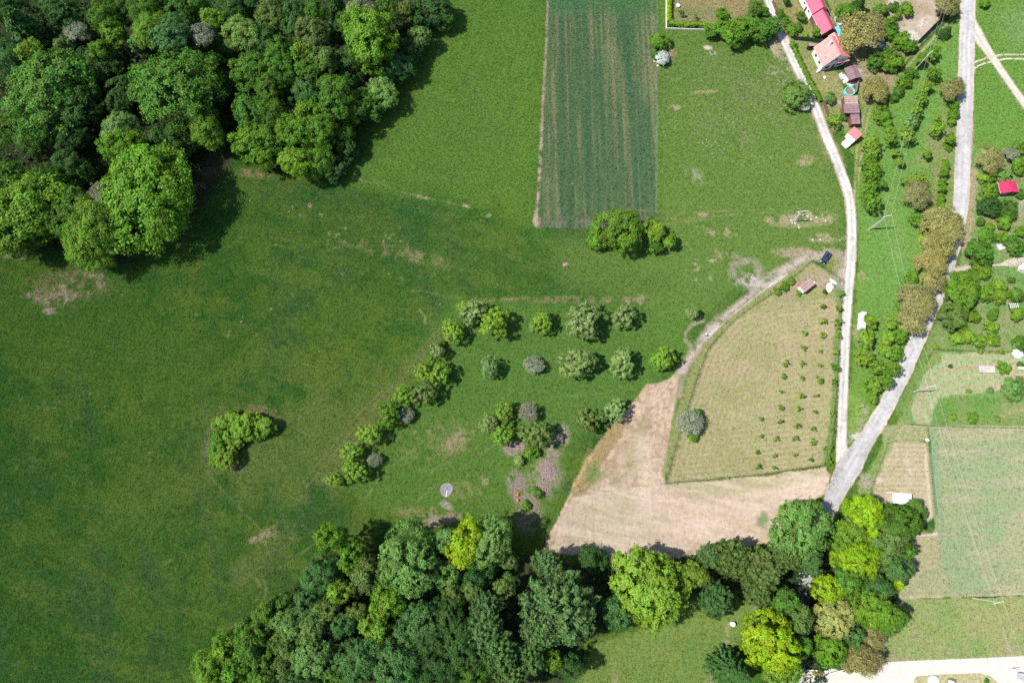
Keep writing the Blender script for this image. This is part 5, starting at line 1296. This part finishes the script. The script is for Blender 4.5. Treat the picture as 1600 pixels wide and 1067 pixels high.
# crimson roofed cottage, white roofed shed, hut
t = gable("crimson_cottage", (154.8, 98.9), R(3), 5.3, 3.4, 2.65, 2.3, 2.3, 3.1, M_DARK, M_CRIMSON, "little cottage with crimson sheet roof among bushes at the right edge", "cottage", .25)
window(t, (1.5, 0, 1.3), .8, .8, '-y'); door(t, (3.6, 0, .95), .85, 1.9)
shed("white_shed", (108.6, 3.4), R(-3), 4.0, 2.7, 2.1, 2.3, M_WHITE, M_WPAINT, "white flat roofed shed at the foot of the tan garden plot", over=.12, doorx=1.2)
mb = MB(); p_ = G(1391, 769.5); mb.box((p_.x, p_.y, .35), (2.2, .15, .9), R(-2)); mb.box((p_.x - 1.0, p_.y, .35), (.1, .2, 1.0)); tag(mb.build("white_board_fence", M_WPAINT), "short white board fence beside the white shed", "fence")
A = R(37); t = shed("small_hut", (89.2, 66.0), A, 4.2, 2.3, 2.2, 2.05, M_WHITE, M_PALEROOF, "small white hut with faded brown roof in the mown field's corner", "hut", .12, dark_front=True)  # its dark front sheet paints the shaded side of the hut
b2 = MB(); b2.box((4.9, .5, .35), (.9, .6, .5)); b2.box((4.9, .5, .62), (1.1, .7, .06)); b2.build("bench", M_WPAINT, t)
# roadside shelter: long white wall with a shallow roof slab
t = tag(empty("roadside_shelter", (104.9, 54.6, 0), R(-10.5)), "long narrow white concrete shelter beside the gravel road", "shelter")
w = MB(); w.box((0, 2.6, 1.1), (.2, 5.1, 2.3)); w.box((.6, .1, 1.1), (1.0, .2, 2.3)); w.box((.6, 5.05, 1.1), (1.0, .2, 2.3)); w.build("wall", M_WHITE, t)
r = MB(); r.box((.55, 2.6, 2.32), (1.5, 5.3, .12)); r.build("roof", M_CONC, t); r = MB(); r.box((.75, 2.6, .4), (.4, 4.2, .08)); r.box((.75, 1.0, .15), (.3, .1, .45)); r.box((.75, 4.2, .15), (.3, .1, .45)); r.build("bench", M_WOOD, t)
# ---------------------------------------------------------------- walls and fences
def fence(name, pts, h, label, m, post=None, step=2.5, thick=.06, cat="fence", wire=False):
    ps = [G(*p).to_2d() for p in pts]; t = tag(empty(name, (*ps[0], 0)), label, cat); o0 = ps[0]; pan = MB(); n = 0
    for a, b_ in zip(ps[:-1], ps[1:]):
        d = b_ - a; L = d.length; an = math.atan2(d.y, d.x); c = (a + b_) / 2 - o0
        if wire:
            for z in (.25, .6, .95, h - .05):
                pan.tube((a.x - o0.x, a.y - o0.y, z), (b_.x - o0.x, b_.y - o0.y, z), .012, n=4)
            for k in range(int(L / .6)):
                q = a.lerp(b_, (k + .5) * .6 / L) - o0; pan.tube((q.x, q.y, .0), (q.x, q.y, h), .008, n=3)
        else: pan.box((c.x, c.y, h / 2 - .05), (L, thick, h + .1), an)
        if post:
            k = max(1, round(L / step))
            for i in range(k):
                q = a.lerp(b_, i / k) - o0; p = MB(); p.tube((q.x, q.y, -.1), (q.x, q.y, h + .12), .055, n=6); n += 1
                if n <= 95: p.build("post", post, t)
    pan.build("wire_mesh" if wire else "panel", m, t); return t
fence("wire_fence", [(1268, 409), (1240, 432), (1215, 452), (1180, 476), (1150, 497), (1127, 520), (1107, 544), (1096, 572), (1087, 600), (1075, 635), (1064, 670), (1052, 712), (1040, 755)], 1.5, "long green wire fence along the dirt track and straw field", M_GREENM, M_WOOD, 3.0, wire=True)
fence("wire_fence", [(1040, 755), (1110, 749), (1180, 742), (1240, 734), (1285, 727)], 1.5, "green wire fence across the lower end of the mown field", M_GREENM, M_WOOD, 3.0, wire=True)
fence("wire_fence", [(1269, 409), (1295, 425), (1317, 441)], 1.5, "short green wire fence at the hut corner of the mown field", M_GREENM, M_WOOD, 3.0, wire=True)
fence("wire_fence", [(1317, 442), (1313, 500), (1308, 580), (1303, 660), (1298, 705), (1287, 727)], 1.4, "green wire fence between the mown field and the gravel road", M_GREENM, M_WOOD, 3.0, wire=True)
fence("wire_fence", [(1412, 662), (1455, 666), (1520, 668), (1612, 669)], 1.4, "wire fence along the upper border of the pale green grain field", M_GREENM, M_WOOD, 3.0, wire=True)
fence("wire_fence", [(1457, 547), (1530, 549), (1612, 551)], 1.3, "wire fence above the pale mown hook", M_GREENM, M_WOOD, 3.0, wire=True)
fence("wire_fence", [(1450, 690), (1454, 740), (1461, 804)], 1.2, "wire fence between tan plot and grain field", M_GREENM, M_WOOD, 3.0, wire=True)
fence("wire_fence", [(1386, 692), (1364, 752), (1352, 790)], 1.2, "wire fence on the roadside of the tan plot", M_GREENM, M_WOOD, 3.0, wire=True)
fence("white_fence", [(1040.5, -6), (1040.5, 46), (1078, 47.5), (1104, 48)], .7, "low white wall outside the clipped hedge of the lawn", M_WHITE, thick=.15, cat="wall")
fence("dark_wall", [(1432, 68), (1482, 18)], 2.2, "tall dark wall of the rubble yard beside a double track", M_BLACK, M_WOOD, 2.6, .12, "wall")
fence("green_screen_fence", [(1240, 63), (1262, 65), (1288, 69)], 1.9, "dark green screen fence between barn and house", M_GREENM, M_BLACK, 2.2)
fence("board_fence", [(1206, 4), (1214, 24), (1228, 50)], 1.5, "brown board fence along the gravel road at the top", M_WOOD, M_WOOD, 2.2)
fence("board_fence", [(1285.5, 161), (1291, 176), (1294, 183)], 1.4, "brown board gate fence by the gravel road below the hedge", M_WOOD, M_WOOD, 1.8)
fence("board_fence", [(1338, 131), (1335, 148)], 1.7, "pinkish board fence between pavilion and round pool", M_PALEROOF, M_WOOD, 1.6)
# ---------------------------------------------------------------- power poles and lines
def pole(u, v, h, label, legs=1, arm=0.0, lean=None):
    p = G(u, v); t = tag(empty("power_pole", (p.x, p.y, 0), arm), label, "power pole", "power poles of the overhead line")
    for k in range(legs):
        x = (k - (legs - 1) / 2) * 1.6; m = MB(); m.tube((x, 0, -.3), (x * .3, 0, h), .17, .11, 10); m.build("pole", M_PALEWOOD, t)
    m = MB(); m.box((0, 0, h - .3), (2.6, .14, .16)); 
    if legs > 1: m.box((0, 0, h * .45), (1.3, .1, .12))
    a_ = m.build("crossarm", M_PALEWOOD, t); tips = []
    for x in (-1.2, 0, 1.2):
        m = MB(); m.lathe((x, 0, h - .22), [(.03, 0), (.03, .12), (.09, .15), (.09, .22), (.05, .26), (.05, .34)], 8); m.build("insulator", M_WHITE, a_)
        tips.append(Vector((p.x + x * math.cos(arm), p.y + x * math.sin(arm), h + .1)))
    return tips
PA = pole(1429, 110, 9.0, "pale power pole at the head of the orchard strip", arm=R(40))
PB = pole(1361, 358, 9.8, "pale two legged power pole on open grass between the roads", 2, R(12))
PC = pole(1428, 612, 8.6, "pale power pole at the end of the pale mown hook", arm=R(15))
PD = pole(1521, 934, 10.2, "pale power pole at the border below the grain field", arm=R(12))
PE = pole(1241, 346, 7.6, "short grey two legged pole among stones on the right pasture", 2, R(5))
OUT1 = [a_ + Vector((34, 78, 0)) for a_ in PA]; OUT2 = [a_ + Vector((12, -60, 0)) for a_ in PD]; OUT3 = [a_ + Vector((-165, 5, 0)) for a_ in PE]
for a, b_, lab in ((PA, OUT1, "overhead line leaving the top of the picture from the orchard pole"), (PA, PB, "overhead line above the orchard strip down to the two legged pole"), (PB, PC, "overhead line crossing the asphalt road to the mown hook"), (PC, PD, "overhead line hanging across the pale green grain field"), (PD, OUT2, "overhead line leaving over the white gravel yard")):
    t = tag(empty("power_line", tuple(a[0])), lab, "power line")
    for k in (0, 2):
        m = MB(); n = 14; pr = None
        for i in range(n + 1):
            s = i / n; q = a[k].lerp(b_[k], s) - Vector((0, 0, 4 * .9 * s * (1 - s))) - a[0]
            if pr is not None: m.tube(pr, q, .013, n=4)
            pr = q
        m.build("wire", M_WIRE, t)
for u, v, h, lab in ((1296, 503, 2.8, "short grey post between two saplings of the mown field"), (1338, 637, 3.4, "short grey post on the grass wedge where both roads meet"), (1581, 1043, 2.4, "thin dark post on the white gravel yard")):
    p = G(u, v); t = tag(empty("field_post", (p.x, p.y, 0)), lab, "post"); m = MB(); m.tube((0, 0, -.2), (.25, .1, h), .08, .06); m.build("shaft", M_PALEWOOD if h > 2.5 else M_WOOD, t); m = MB(); m.box((.25, .1, h + .06), (.22, .22, .12)); m.build("cap", M_CONC, t)
# ---------------------------------------------------------------- car
def car(org, ang):
    t = tag(empty("parked_car", (org[0], org[1], -.02), ang), "dark blue car parked where the dirt track meets the gravel road", "car")
    L, Wd = 4.5, 1.82
    prof = [(-2.25, .42, .50, .74), (-2.18, .30, .78, .86), (-1.75, .26, .98, .90), (-1.0, .25, .98, .91), (0, .25, .97, .91), (.9, .25, .95, .91), (1.6, .26, .90, .89), (2.05, .30, .80, .83), (2.22, .40, .62, .70)]
    b = MB(); ring = []
    for x, z0, z1, w in prof:
        y = Wd / 2 * w / .91
        ring.append([(x, -y * .92, z0), (x, -y, (z0 + z1) * .45), (x, -y * .97, z1 * .9), (x, -y * .82, z1), (x, y * .82, z1), (x, y * .97, z1 * .9), (x, y, (z0 + z1) * .45), (x, y * .92, z0)])
    vs = [p for r_ in ring for p in r_]; n = 8; fs = [(0, 1, 2, 3, 4, 5, 6, 7), tuple((len(ring) - 1) * n + i for i in range(n - 1, -1, -1))]
    for k in range(len(ring) - 1):
        for i in range(n): fs.append((k * n + i, (k + 1) * n + i, (k + 1) * n + (i + 1) % n, k * n + (i + 1) % n))
    b.add(vs, fs); b.build("body", M_CAR, t, True)
    c = MB()
    cab = [(-1.85, .98, -1.5, 1.42), (1.15, .96, .35, 1.45)]
    lo = [(-1.95, -.74, .97), (1.15, -.74, .95), (1.15, .74, .95), (-1.95, .74, .97)]; hi = [(-1.45, -.60, 1.45), (.30, -.60, 1.47), (.30, .60, 1.47), (-1.45, .60, 1.45)]
    c.add(lo + hi, [(0, 1, 5, 4), (1, 2, 6, 5), (2, 3, 7, 6), (3, 0, 4, 7)]); c.build("windows", M_GLASS, t)
    c = MB(); c.add([(-1.5, -.62, 1.44), (.34, -.62, 1.46), (.34, .62, 1.46), (-1.5, .62, 1.44), (-1.42, -.52, 1.51), (.25, -.52, 1.53), (.25, .52, 1.53), (-1.42, .52, 1.51)], [(0, 1, 5, 4), (1, 2, 6, 5), (2, 3, 7, 6), (3, 0, 4, 7), (4, 5, 6, 7)])
    for y in (-.66, .66): c.tube((-1.5, y * .93, 1.44), (-1.95, y * 1.1, .98), .05, n=5); c.tube((.32, y * .93, 1.46), (1.17, y * 1.1, .95), .05, n=5); c.tube((-.5, y * .94, 1.46), (-.5, y * 1.12, .97), .05, n=5)
    c.build("roof", M_CAR, t)
    for x in (-1.38, 1.40):
        for s in (-1, 1):
            w = MB(); w.tube((x, s * .70, .32), (x, s * .90, .32), .33, n=20); wo = w.build("wheel", M_TYRE, t); w = MB(); w.tube((x, s * .895, .32), (x, s * .915, .32), .2, n=14); w.build("rim", M_CHROME, wo)
    for s in (-1, 1):
        h_ = MB(); h_.box((2.12, s * .60, .70), (.16, .34, .15), s * -.35); h_.build("headlight", M_WPAINT, t)
        h_ = MB(); h_.box((-2.2, s * .66, .74), (.12, .26, .18)); h_.build("tail_light", M_RED, t)
        h_ = MB(); h_.box((.95, s * 1.0, .98), (.16, .22, .14)); h_.build("mirror", M_CHROME, t)
        h_ = MB(); h_.box((-.6, s * .56, 1.53), (1.5, .04, .04)); h_.build("roof_rail", M_CHROME, t)
car((97.55, 77.7), R(233))
# ---------------------------------------------------------------- person on the dirt track
def person(org, ang):
    t = tag(empty("person", (org[0], org[1], -.05), ang), "person in a pale top and dark trousers standing on the dirt track", "person")
    J = [((0, 0, .95), .13), ((0, 0, 1.18), .125), ((0, 0, 1.40), .14), ((0, 0, 1.53), .055), ((.01, 0, 1.66), .095), ((.02, 0, 1.76), .085)]
    E_ = [(0, 1), (1, 2), (2, 3), (3, 4), (4, 5)]
    for s in (-1, 1):
        k = len(J); J += [((0, s * .19, 1.42), .065), ((.05, s * .27, 1.17), .045), ((.22, s * .22, .98), .036), ((.29, s * .20, .95), .04)]; E_ += [(2, k), (k, k + 1), (k + 1, k + 2), (k + 2, k + 3)]
        for f in range(4): J.append(((.36 - .01 * abs(f - 1), s * (.17 + .02 * f), .92), .009)); E_.append((k + 3, len(J) - 1))
        J.append(((.32, s * .155, .97), .01)); E_.append((k + 3, len(J) - 1))
        k = len(J); J += [((.0, s * .10, .88), .10), ((.03, s * .12, .50), .068), ((-.01, s * .13, .10), .05), ((.13, s * .14, .06), .045)]; E_ += [(0, k), (k, k + 1), (k + 1, k + 2), (k + 2, k + 3)]
    me = bpy.data.meshes.new("body"); me.from_pydata([j[0] for j in J], E_, []); o_ = bpy.data.objects.new("body", me); S.collection.objects.link(o_); o_.parent = t
    sm = o_.modifiers.new("skin", 'SKIN'); sv = me.skin_vertices[0].data
    for i, j in enumerate(J): sv[i].radius = (j[1], j[1])
    sv[0].use_root = True; o_.modifiers.new("sub", 'SUBSURF').render_levels = 2
    me.materials.append(M_SKIN)
    # clothing: shirt and trousers as shells over the body
    c = MB(); c.lathe((0, 0, 0), [(.165, .93), (.16, 1.15), (.175, 1.38), (.12, 1.48), (.075, 1.52)], 14)
    for s in (-1, 1): c.tube((0, s * .17, 1.43), (.05, s * .275, 1.15), .082, .06, 9)
    c.build("shirt", M_SHIRT, t, True)
    c = MB(); c.lathe((0, 0, 0), [(.155, .80), (.165, .90), (.162, .97)], 14)
    for s in (-1, 1): c.tube((0, s * .09, .90), (.03, s * .12, .50), .115, .088, 9); c.tube((.03, s * .12, .50), (-.01, s * .13, .10), .088, .07, 9)
    c.build("trousers", M_TROUS, t, True)
    c = MB(); c.lathe((.015, 0, 1.70), [(.105, .0), (.108, .06), (.085, .12), (.03, .15)], 12); c.box((.10, 0, 1.71), (.14, .15, .02)); c.build("cap", M_SHIRT, t, True)
person(G(1101.5, 524).to_2d(), R(200))
# ---------------------------------------------------------------- smaller things
p = G(1325.8, 145); t = tag(empty("round_pool", (p.x, p.y, 0)), "round turquoise rimmed pool with brown water beside the sheds", "pool")
m = MB(); m.lathe((0, 0, 0), [(1.68, -.1), (1.70, .95), (1.52, .97), (1.50, .1)], 36, cap=False); m.build("rim", M_TURQ, t); m = MB(); m.lathe((0, 0, 0), [(1.5, .5), (0.001, .5)], 36, cap=False); m.build("water", M_WATER, t)
m = MB(); m.add([(109.8, 161.4, .5), (111.4, 161.6, 1.1), (112.3, 158.8, .9), (111.1, 157.5, .4), (110.6, 159.6, 1.35), (109.8, 161.4, -.1), (111.4, 161.6, -.1), (112.3, 158.8, -.1), (111.1, 157.5, -.1)], [(0, 4, 1), (1, 4, 2), (2, 4, 3), (3, 4, 0), (0, 1, 6, 5), (1, 2, 7, 6), (2, 3, 8, 7), (3, 0, 5, 8)]); tag(m.build("tarpaulin_heap", M_TURQ), "turquoise tarpaulin thrown over a heap at the barn's corner", "tarpaulin")
p = G(1308, 33); m = MB(); m.box((p.x, p.y, .4), (1.5, 4.6, .9), R(17)); m.box((p.x, p.y, .88), (1.7, 4.8, .06), R(17)); tag(m.build("covered_trailer", M_CONC), "long pale covered trailer beside the raspberry barn", "trailer")
p = G(1264, 76); t = tag(empty("garden_well", (p.x, p.y, 0)), "dark round garden well with little pinkish roof by the green fence", "well")
m = MB(); m.lathe((0, 0, -.1), [(.85, 0), (.9, .9), (.7, .95), (.65, .3)], 24, cap=False); m.lathe((0, 0, .2), [(.65, 0), (.001, 0)], 24, cap=False); m.build("well_ring", M_BLACK, t)
for s in (-1, 1): m = MB(); m.tube((s * .8, 0, 0), (s * .8, 0, 2.0), .06); m.build("post", M_WOOD, t)
m = MB(); m.quad((-1.0, -.55, 1.95), (1.0, -.55, 1.95), (1.0, 0, 2.35), (-1.0, 0, 2.35)); m.quad((-1.0, 0, 2.35), (1.0, 0, 2.35), (1.0, .55, 1.95), (-1.0, .55, 1.95)); m.build("roof", M_PALEROOF, t)
m = MB(); m.tube((-.8, 0, 1.4), (.8, 0, 1.4), .09); m.tube((.8, 0, 1.4), (1.0, 0, 1.4), .5, n=16); m.build("winding_wheel", M_BLACK, t)
def rock(name, u, v, r, m, label, cat, seed, flat=.55, n=1, spread=0.0, grp=None):
    rr = random.Random(seed); p = G(u, v); mb = MB()
    for k in range(n):
        cx, cy = (rr.uniform(-spread, spread), rr.uniform(-spread, spread)) if n > 1 else (0, 0); q = r * (rr.uniform(.5, 1.1) if n > 1 else 1); prof = []
        rings = 5; sg = 9; vs = []
        for i in range(rings):
            th = math.pi * .5 * i / (rings - 1)
            for j in range(sg):
                a_ = 2 * math.pi * j / sg; w = q * math.cos(th) * rr.uniform(.8, 1.15) + .01; vs.append((p.x + cx + w * math.cos(a_), p.y + cy + w * math.sin(a_), -.1 + q * flat * math.sin(th) * rr.uniform(.9, 1.1) + .08))
        fs = [(i * sg + j, i * sg + (j + 1) % sg, (i + 1) * sg + (j + 1) % sg, (i + 1) * sg + j) for i in range(rings - 1) for j in range(sg)] + [tuple((rings - 1) * sg + j for j in range(sg))]
        mb.add(vs, fs)
    return tag(mb.build(name, m), label, cat, grp)
def drum(name, u, v, r, h, m, label, cat, lid=None):
    p = G(u, v); t = tag(empty(name, (p.x, p.y, 0)), label, cat); b = MB(); b.lathe((0, 0, -.1), [(r, 0), (r * 1.02, h * .3), (r, h * .35), (r * 1.02, h * .7), (r, h + .1)], 24); b.build("barrel", m, t); b = MB(); b.lathe((0, 0, h), [(r * 1.05, 0), (r * 1.05, .07), (r * .9, .1)], 24); b.build("lid", lid or m, t); return t
drum("round_tank", 1059, 10.5, .72, .5, M_CONC, "round grey tank on the hedged lawn", "tank"); drum("white_barrel", 1143.5, 974, .62, 1.1, M_WPAINT, "white barrel at the start of the bare path below the wood", "barrel"); drum("white_barrel", 1277, 113, .4, .8, M_WPAINT, "white ring topped barrel at the house corner", "barrel")
p = G(697.5, 765); t = tag(empty("concrete_pad", (p.x, p.y, 0)), "pale round concrete basin in the meadow with a white outlet pipe", "basin"); m = MB(); pr = [(2.0 * (1 + .10 * math.sin(2 * a_ + 1) + .06 * math.sin(3 * a_)), a_) for a_ in [2 * math.pi * k / 28 for k in range(28)]]
vs = [(r_ * math.cos(a_) * .82, r_ * math.sin(a_) * 1.05, .10) for r_, a_ in pr] + [(r_ * .6 * math.cos(a_) * .82 - .15, r_ * .6 * math.sin(a_) + .1, .0) for r_, a_ in pr] + [(-.2, .1, -.02)] + [(r_ * 1.04 * math.cos(a_) * .82, r_ * 1.04 * math.sin(a_) * 1.05, -.15) for r_, a_ in pr]
m.add(vs, [(i, (i + 1) % 28, 28 + (i + 1) % 28, 28 + i) for i in range(28)] + [(28 + i, 28 + (i + 1) % 28, 56) for i in range(28)] + [(57 + i, 57 + (i + 1) % 28, (i + 1) % 28, i) for i in range(28)]); m.build("basin", mat("lilac_concrete", (.19, .184, .20), .9, .18, 2), t); m = MB(); m.tube((.25, -.1, .12), (.05, -1.9, .10), .13, n=10); m.build("outlet_pipe", M_WPAINT, t)
# brushwood heap and scrub sticks
def sticks(u, v, ru, rv, n, m, label, name="brushwood_heap", cat="brushwood", seed=3, hz=.8, ang=0.0, ln=(.8, 2.4)):
    rr = random.Random(seed); mb = MB(); s = mpp(u, v); c = G(u, v)
    for k in range(n):
        a_ = rr.uniform(0, 6.28); q = rr.random() ** .5; dx, dy = math.cos(a_) * q * ru * s, math.sin(a_) * q * rv * s; dx, dy = dx * math.cos(ang) - dy * math.sin(ang), dx * math.sin(ang) + dy * math.cos(ang)
        b_ = rr.uniform(0, 6.28); L = rr.uniform(*ln); z = hz * (1 - q * .8) * rr.uniform(.1, 1); e = Vector((math.cos(b_), math.sin(b_), rr.uniform(-.2, .35))) * L / 2; o_ = Vector((c.x + dx, c.y + dy, z)); mb.tube(o_ - e, o_ + e, .05, .025, 4)
    return tag(mb.build(name, m), label, cat)
sticks(856, 735, 12, 16, 420, M_BRUSH, "long heap of dry pinkish brushwood in the scrubby hollow", seed=3, ang=R(20)); sticks(849, 762, 8, 12, 160, M_BRUSH, "smaller dry brushwood heap at the lower end of the long heap", seed=5); sticks(805, 702, 17, 10, 240, M_BRUSH, "flat dry brushwood below the square tree clump", seed=6, hz=.35)
for k, (u, v, lab) in enumerate(((809, 772.5, "upper orange sack on the bare scrub patch"), (809, 781.5, "lower orange sack on the bare scrub patch"))):
    p = G(u, v); t = tag(empty("orange_sack", (p.x, p.y, 0), .4 + k), lab, "sack"); m = MB(); m.lathe((0, 0, -.1), [(.30, 0), (.42, .2), (.38, .5), (.2, .68), (.12, .74)], 12); m.build("bag", M_ORANGE, t); m = MB(); m.lathe((0, 0, .62), [(.07, 0), (.09, .06), (.17, .14)], 10); m.build("neck", M_ORANGE, t)
p = G(1250.5, 448.5); t = tag(empty("paddling_pool", (p.x, p.y, 0)), "small raspberry red paddling pool at the hut's end", "paddling pool"); m = MB(); m.lathe((0, 0, 0), [(.70, -.1), (.85, .12), (.80, .32), (.6, .35), (.55, .1)], 24, cap=False); m.build("rim", M_RED, t); m = MB(); m.lathe((0, 0, .12), [(.6, 0), (.001, 0)], 24, cap=False); m.build("floor", M_RED, t)
def heap(name, u, v, rx, ry, h, m, label, cat, ang=0.0, seed=1):
    rr = random.Random(seed); p = G(u, v); t = []; n = 22; rings = [(1, -.1), (.97, .25), (.8, .62), (.5, .88), (.2, 1)]; mb = MB(); vs = []; w = [rr.uniform(.82, 1.14) for _ in range(n)]
    for q, z in rings:
        for i in range(n): a_ = 2 * math.pi * i / n; x, y = rx * q * w[i] * math.cos(a_), ry * q * w[i] * math.sin(a_); vs.append((p.x + x * math.cos(ang) - y * math.sin(ang), p.y + x * math.sin(ang) + y * math.cos(ang), (h * z if z > 0 else z) * rr.uniform(.92, 1.08)))
    mb.add(vs, [(k * n + i, k * n + (i + 1) % n, (k + 1) * n + (i + 1) % n, (k + 1) * n + i) for k in range(4) for i in range(n)] + [tuple(4 * n + i for i in range(n))]); return tag(mb.build(name, m), label, cat)
heap("covered_heap", 1296.5, 449.5, 1.1, 1.55, .7, mat("cream_sheet", (.78, .74, .60), .8, .1, 2), "round cream sheeted heap right of the small hut", "heap", R(-10), 2); heap("covered_heap", 1302, 440.5, 1.35, .5, .6, M_WPAINT, "long white sheeted heap nearest the gravel road fence", "heap", R(-40), 3)
heap("white_scraps", 1590, 553, 1.9, 1.3, .8, M_WPAINT, "white sheeted scrap heap with turquoise side at the right edge", "heap", R(-10), 4); heap("gravel_heap", 1339, 681, 1.7, .55, .35, M_STONE, "pale gravel heap in the fork of the two roads", "gravel heap", 0, 5)
p = G(1595.5, 575.5); m = MB(); m.box((p.x, p.y, .3), (1.6, .7, .7), R(-12)); m.box((p.x, p.y, .68), (1.8, .9, .06), R(-12)); tag(m.build("white_crate", M_WPAINT), "low white crate below the white scrap heap", "crate")
p = G(1563, 386); m = MB(); m.box((p.x, p.y, .2), (2.2, 1.9, .5), R(20)); m.box((p.x, p.y, .48), (2.4, 2.1, .06), R(20)); tag(m.build("water_cistern", M_CONC), "pale square cistern lid between bushes above the drive", "cistern")
p = G(1597, 422); m = MB(); m.box((p.x, p.y, .9), (2.6, 1.8, 1.9), R(-25)); m.box((p.x, p.y, 1.9), (2.9, 2.1, .1), R(-25)); tag(m.build("white_cabin", M_WPAINT), "white cabin roof below the pale drive at the right edge", "cabin")
# square garden bed, cold frame
p = G(1541, 577); t = tag(empty("garden_bed", (p.x, p.y, 0), R(-2)), "square fenced garden bed on the pale mown hook", "garden bed")
m = MB(); m.box((0, 0, .02), (4.0, 2.0, .16)); m.build("soil", M_DIRT, t)
for x, y, sx, sy in ((0, -1.05, 4.2, .1), (0, 1.05, 4.2, .1), (-2.1, 0, .1, 2.0), (2.1, 0, .1, 2.0)): m = MB(); m.box((x, y, .3), (sx, sy, .6)); m.build("board", M_PALEWOOD, t)
for x in (-2.1, 2.1):
    for y in (-1.05, 1.05): m = MB(); m.tube((x, y, -.1), (x, y, 1.1), .06); m.build("post", M_CHROME, t)
p = G(1583, 480); t = tag(empty("cold_frame", (p.x, p.y, 0), R(5)), "white barred cold frame in the right hand gardens", "cold frame"); m = MB(); m.box((0, 0, .2), (2.8, 2.0, .6)); m.build("box", M_GREENM, t)
for k in range(5): m = MB(); m.box((-1.2 + .6 * k, 0, .54), (.14, 2.1, .08)); m.build("bar", M_WPAINT, t)
for y in (-.95, 0, .95): m = MB(); m.box((0, y, .59), (2.8, .12, .02)); m.build("rail", M_WPAINT, t)
rock("white_stone", 1083.5, 683, .5, M_WPAINT, "single white stone under the grey tree in the mown field", "stone", 11); rock("white_stone", 1449, 687.5, .6, M_WPAINT, "white stone at the grain field's upper left corner", "stone", 12); rock("white_stone", 1288.5, 121.5, .55, M_WPAINT, "white stone on the lawn below the house", "stone", 13)
rock("stone_pile", 1373, 68, .55, M_GSTONE, "grey stone pile beside the huge brownish tree", "stone pile", 14, n=26, spread=1.9); rock("stone_pile", 1241, 349, .4, M_STONE, "pale stones around the grey two legged pole", "stone pile", 15, n=12, spread=1.5); rock("stone_pile", 1428, 58, .5, M_STONE, "pale rubble pile at the lower end of the walled yard", "stone pile", 16, n=24, spread=1.5); rock("stone_pile", 1298, 55, .35, M_WOOD, "dark log pile under the barn's open gable", "log pile", 17, n=20, spread=1.5)
rock("stone_pile", 1431, 781, .35, M_GSTONE, "small grey stone pile right of the white roofed shed", "stone pile", 18, n=7, spread=.7)
for k, (u, v) in enumerate(((1254, 336), (1268, 343), (1276, 340), (1290, 345), (1270, 375), (1282, 375), (1262, 338), (1248, 332))): rock("pale_boulder", u, v, .38, M_STONE, f"{ORD[k]} pale boulder of the pasture's stony strip, counted in no set order" if False else "pale boulder in the stony strip of the right pasture", "boulder", 40 + k, grp="pale boulders of the stony strip")
for k, (u, v, lab) in enumerate(((1023, 96, "white boulder left of the blossoming shrub"), (1028, 103, "white boulder below the blossoming shrub"))): rock("white_stone", u, v, .5, M_STONE, lab, "boulder", 60 + k)
# yard bits at the bottom edge
p = G(1458, 1064); t = tag(empty("round_slab", (p.x, p.y, 0)), "round pale concrete slab cut by the bottom edge", "slab"); m = MB(); m.lathe((0, 0, 0), [(1.55, -.1), (1.55, .25), (1.45, .3), (1.4, .22)], 32); m.build("slab", M_CONC, t); m = MB(); m.lathe((0, 0, .2), [(.4, 0), (.4, .12)], 16); m.build("hatch", M_CONC, t)
p = G(1486, 1066); t = tag(empty("white_cistern", (p.x, p.y, 0), R(-15)), "white round topped tank with dark frame at the bottom edge", "tank"); m = MB(); m.lathe((0, 0, -.1), [(.75, 0), (.78, .5), (.6, 1.0), (.25, 1.2)], 20); m.build("tank", M_WPAINT, t); m = MB(); m.tube((-1.0, -.8, 0), (-1.0, .8, 0), .06); m.tube((-1, .8, -.1), (-1, .8, 1.3), .06); m.tube((-1, .8, 1.3), (.6, .8, 1.3), .1); m.build("frame", M_BLACK, t)
p = G(1270, 1046); m = MB(); m.box((p.x + 1.0, p.y - .1, .3), (5.5, .25, .8), R(-2)); m.box((p.x + 1.0, p.y - .1, .72), (5.6, .4, .06), R(-2)); tag(m.build("white_parapet", M_WHITE), "white parapet wall beside the two small brownish bushes", "wall")
p = G(1308, 1046); m = MB(); m.tube((p.x - 2, p.y - .6, .9), (p.x + 2, p.y + .3, .9), .09); m.tube((p.x - 2, p.y - .6, -.1), (p.x - 2, p.y - .6, 1.1), .1); m.tube((p.x + 2, p.y + .3, -.1), (p.x + 2, p.y + .3, 1.1), .1); tag(m.build("barrier_gate", M_WPAINT), "white bar gate at the left end of the gravel yard", "gate")
p = G(1596, 1056); m = MB(); m.box((p.x, p.y, .5), (2.4, 1.6, 1.2), R(-10)); m.box((p.x, p.y, 1.13), (2.6, 1.8, .08), R(-10)); tag(m.build("grey_skip", M_GSTONE), "grey box shaped skip at the lower right corner", "skip")
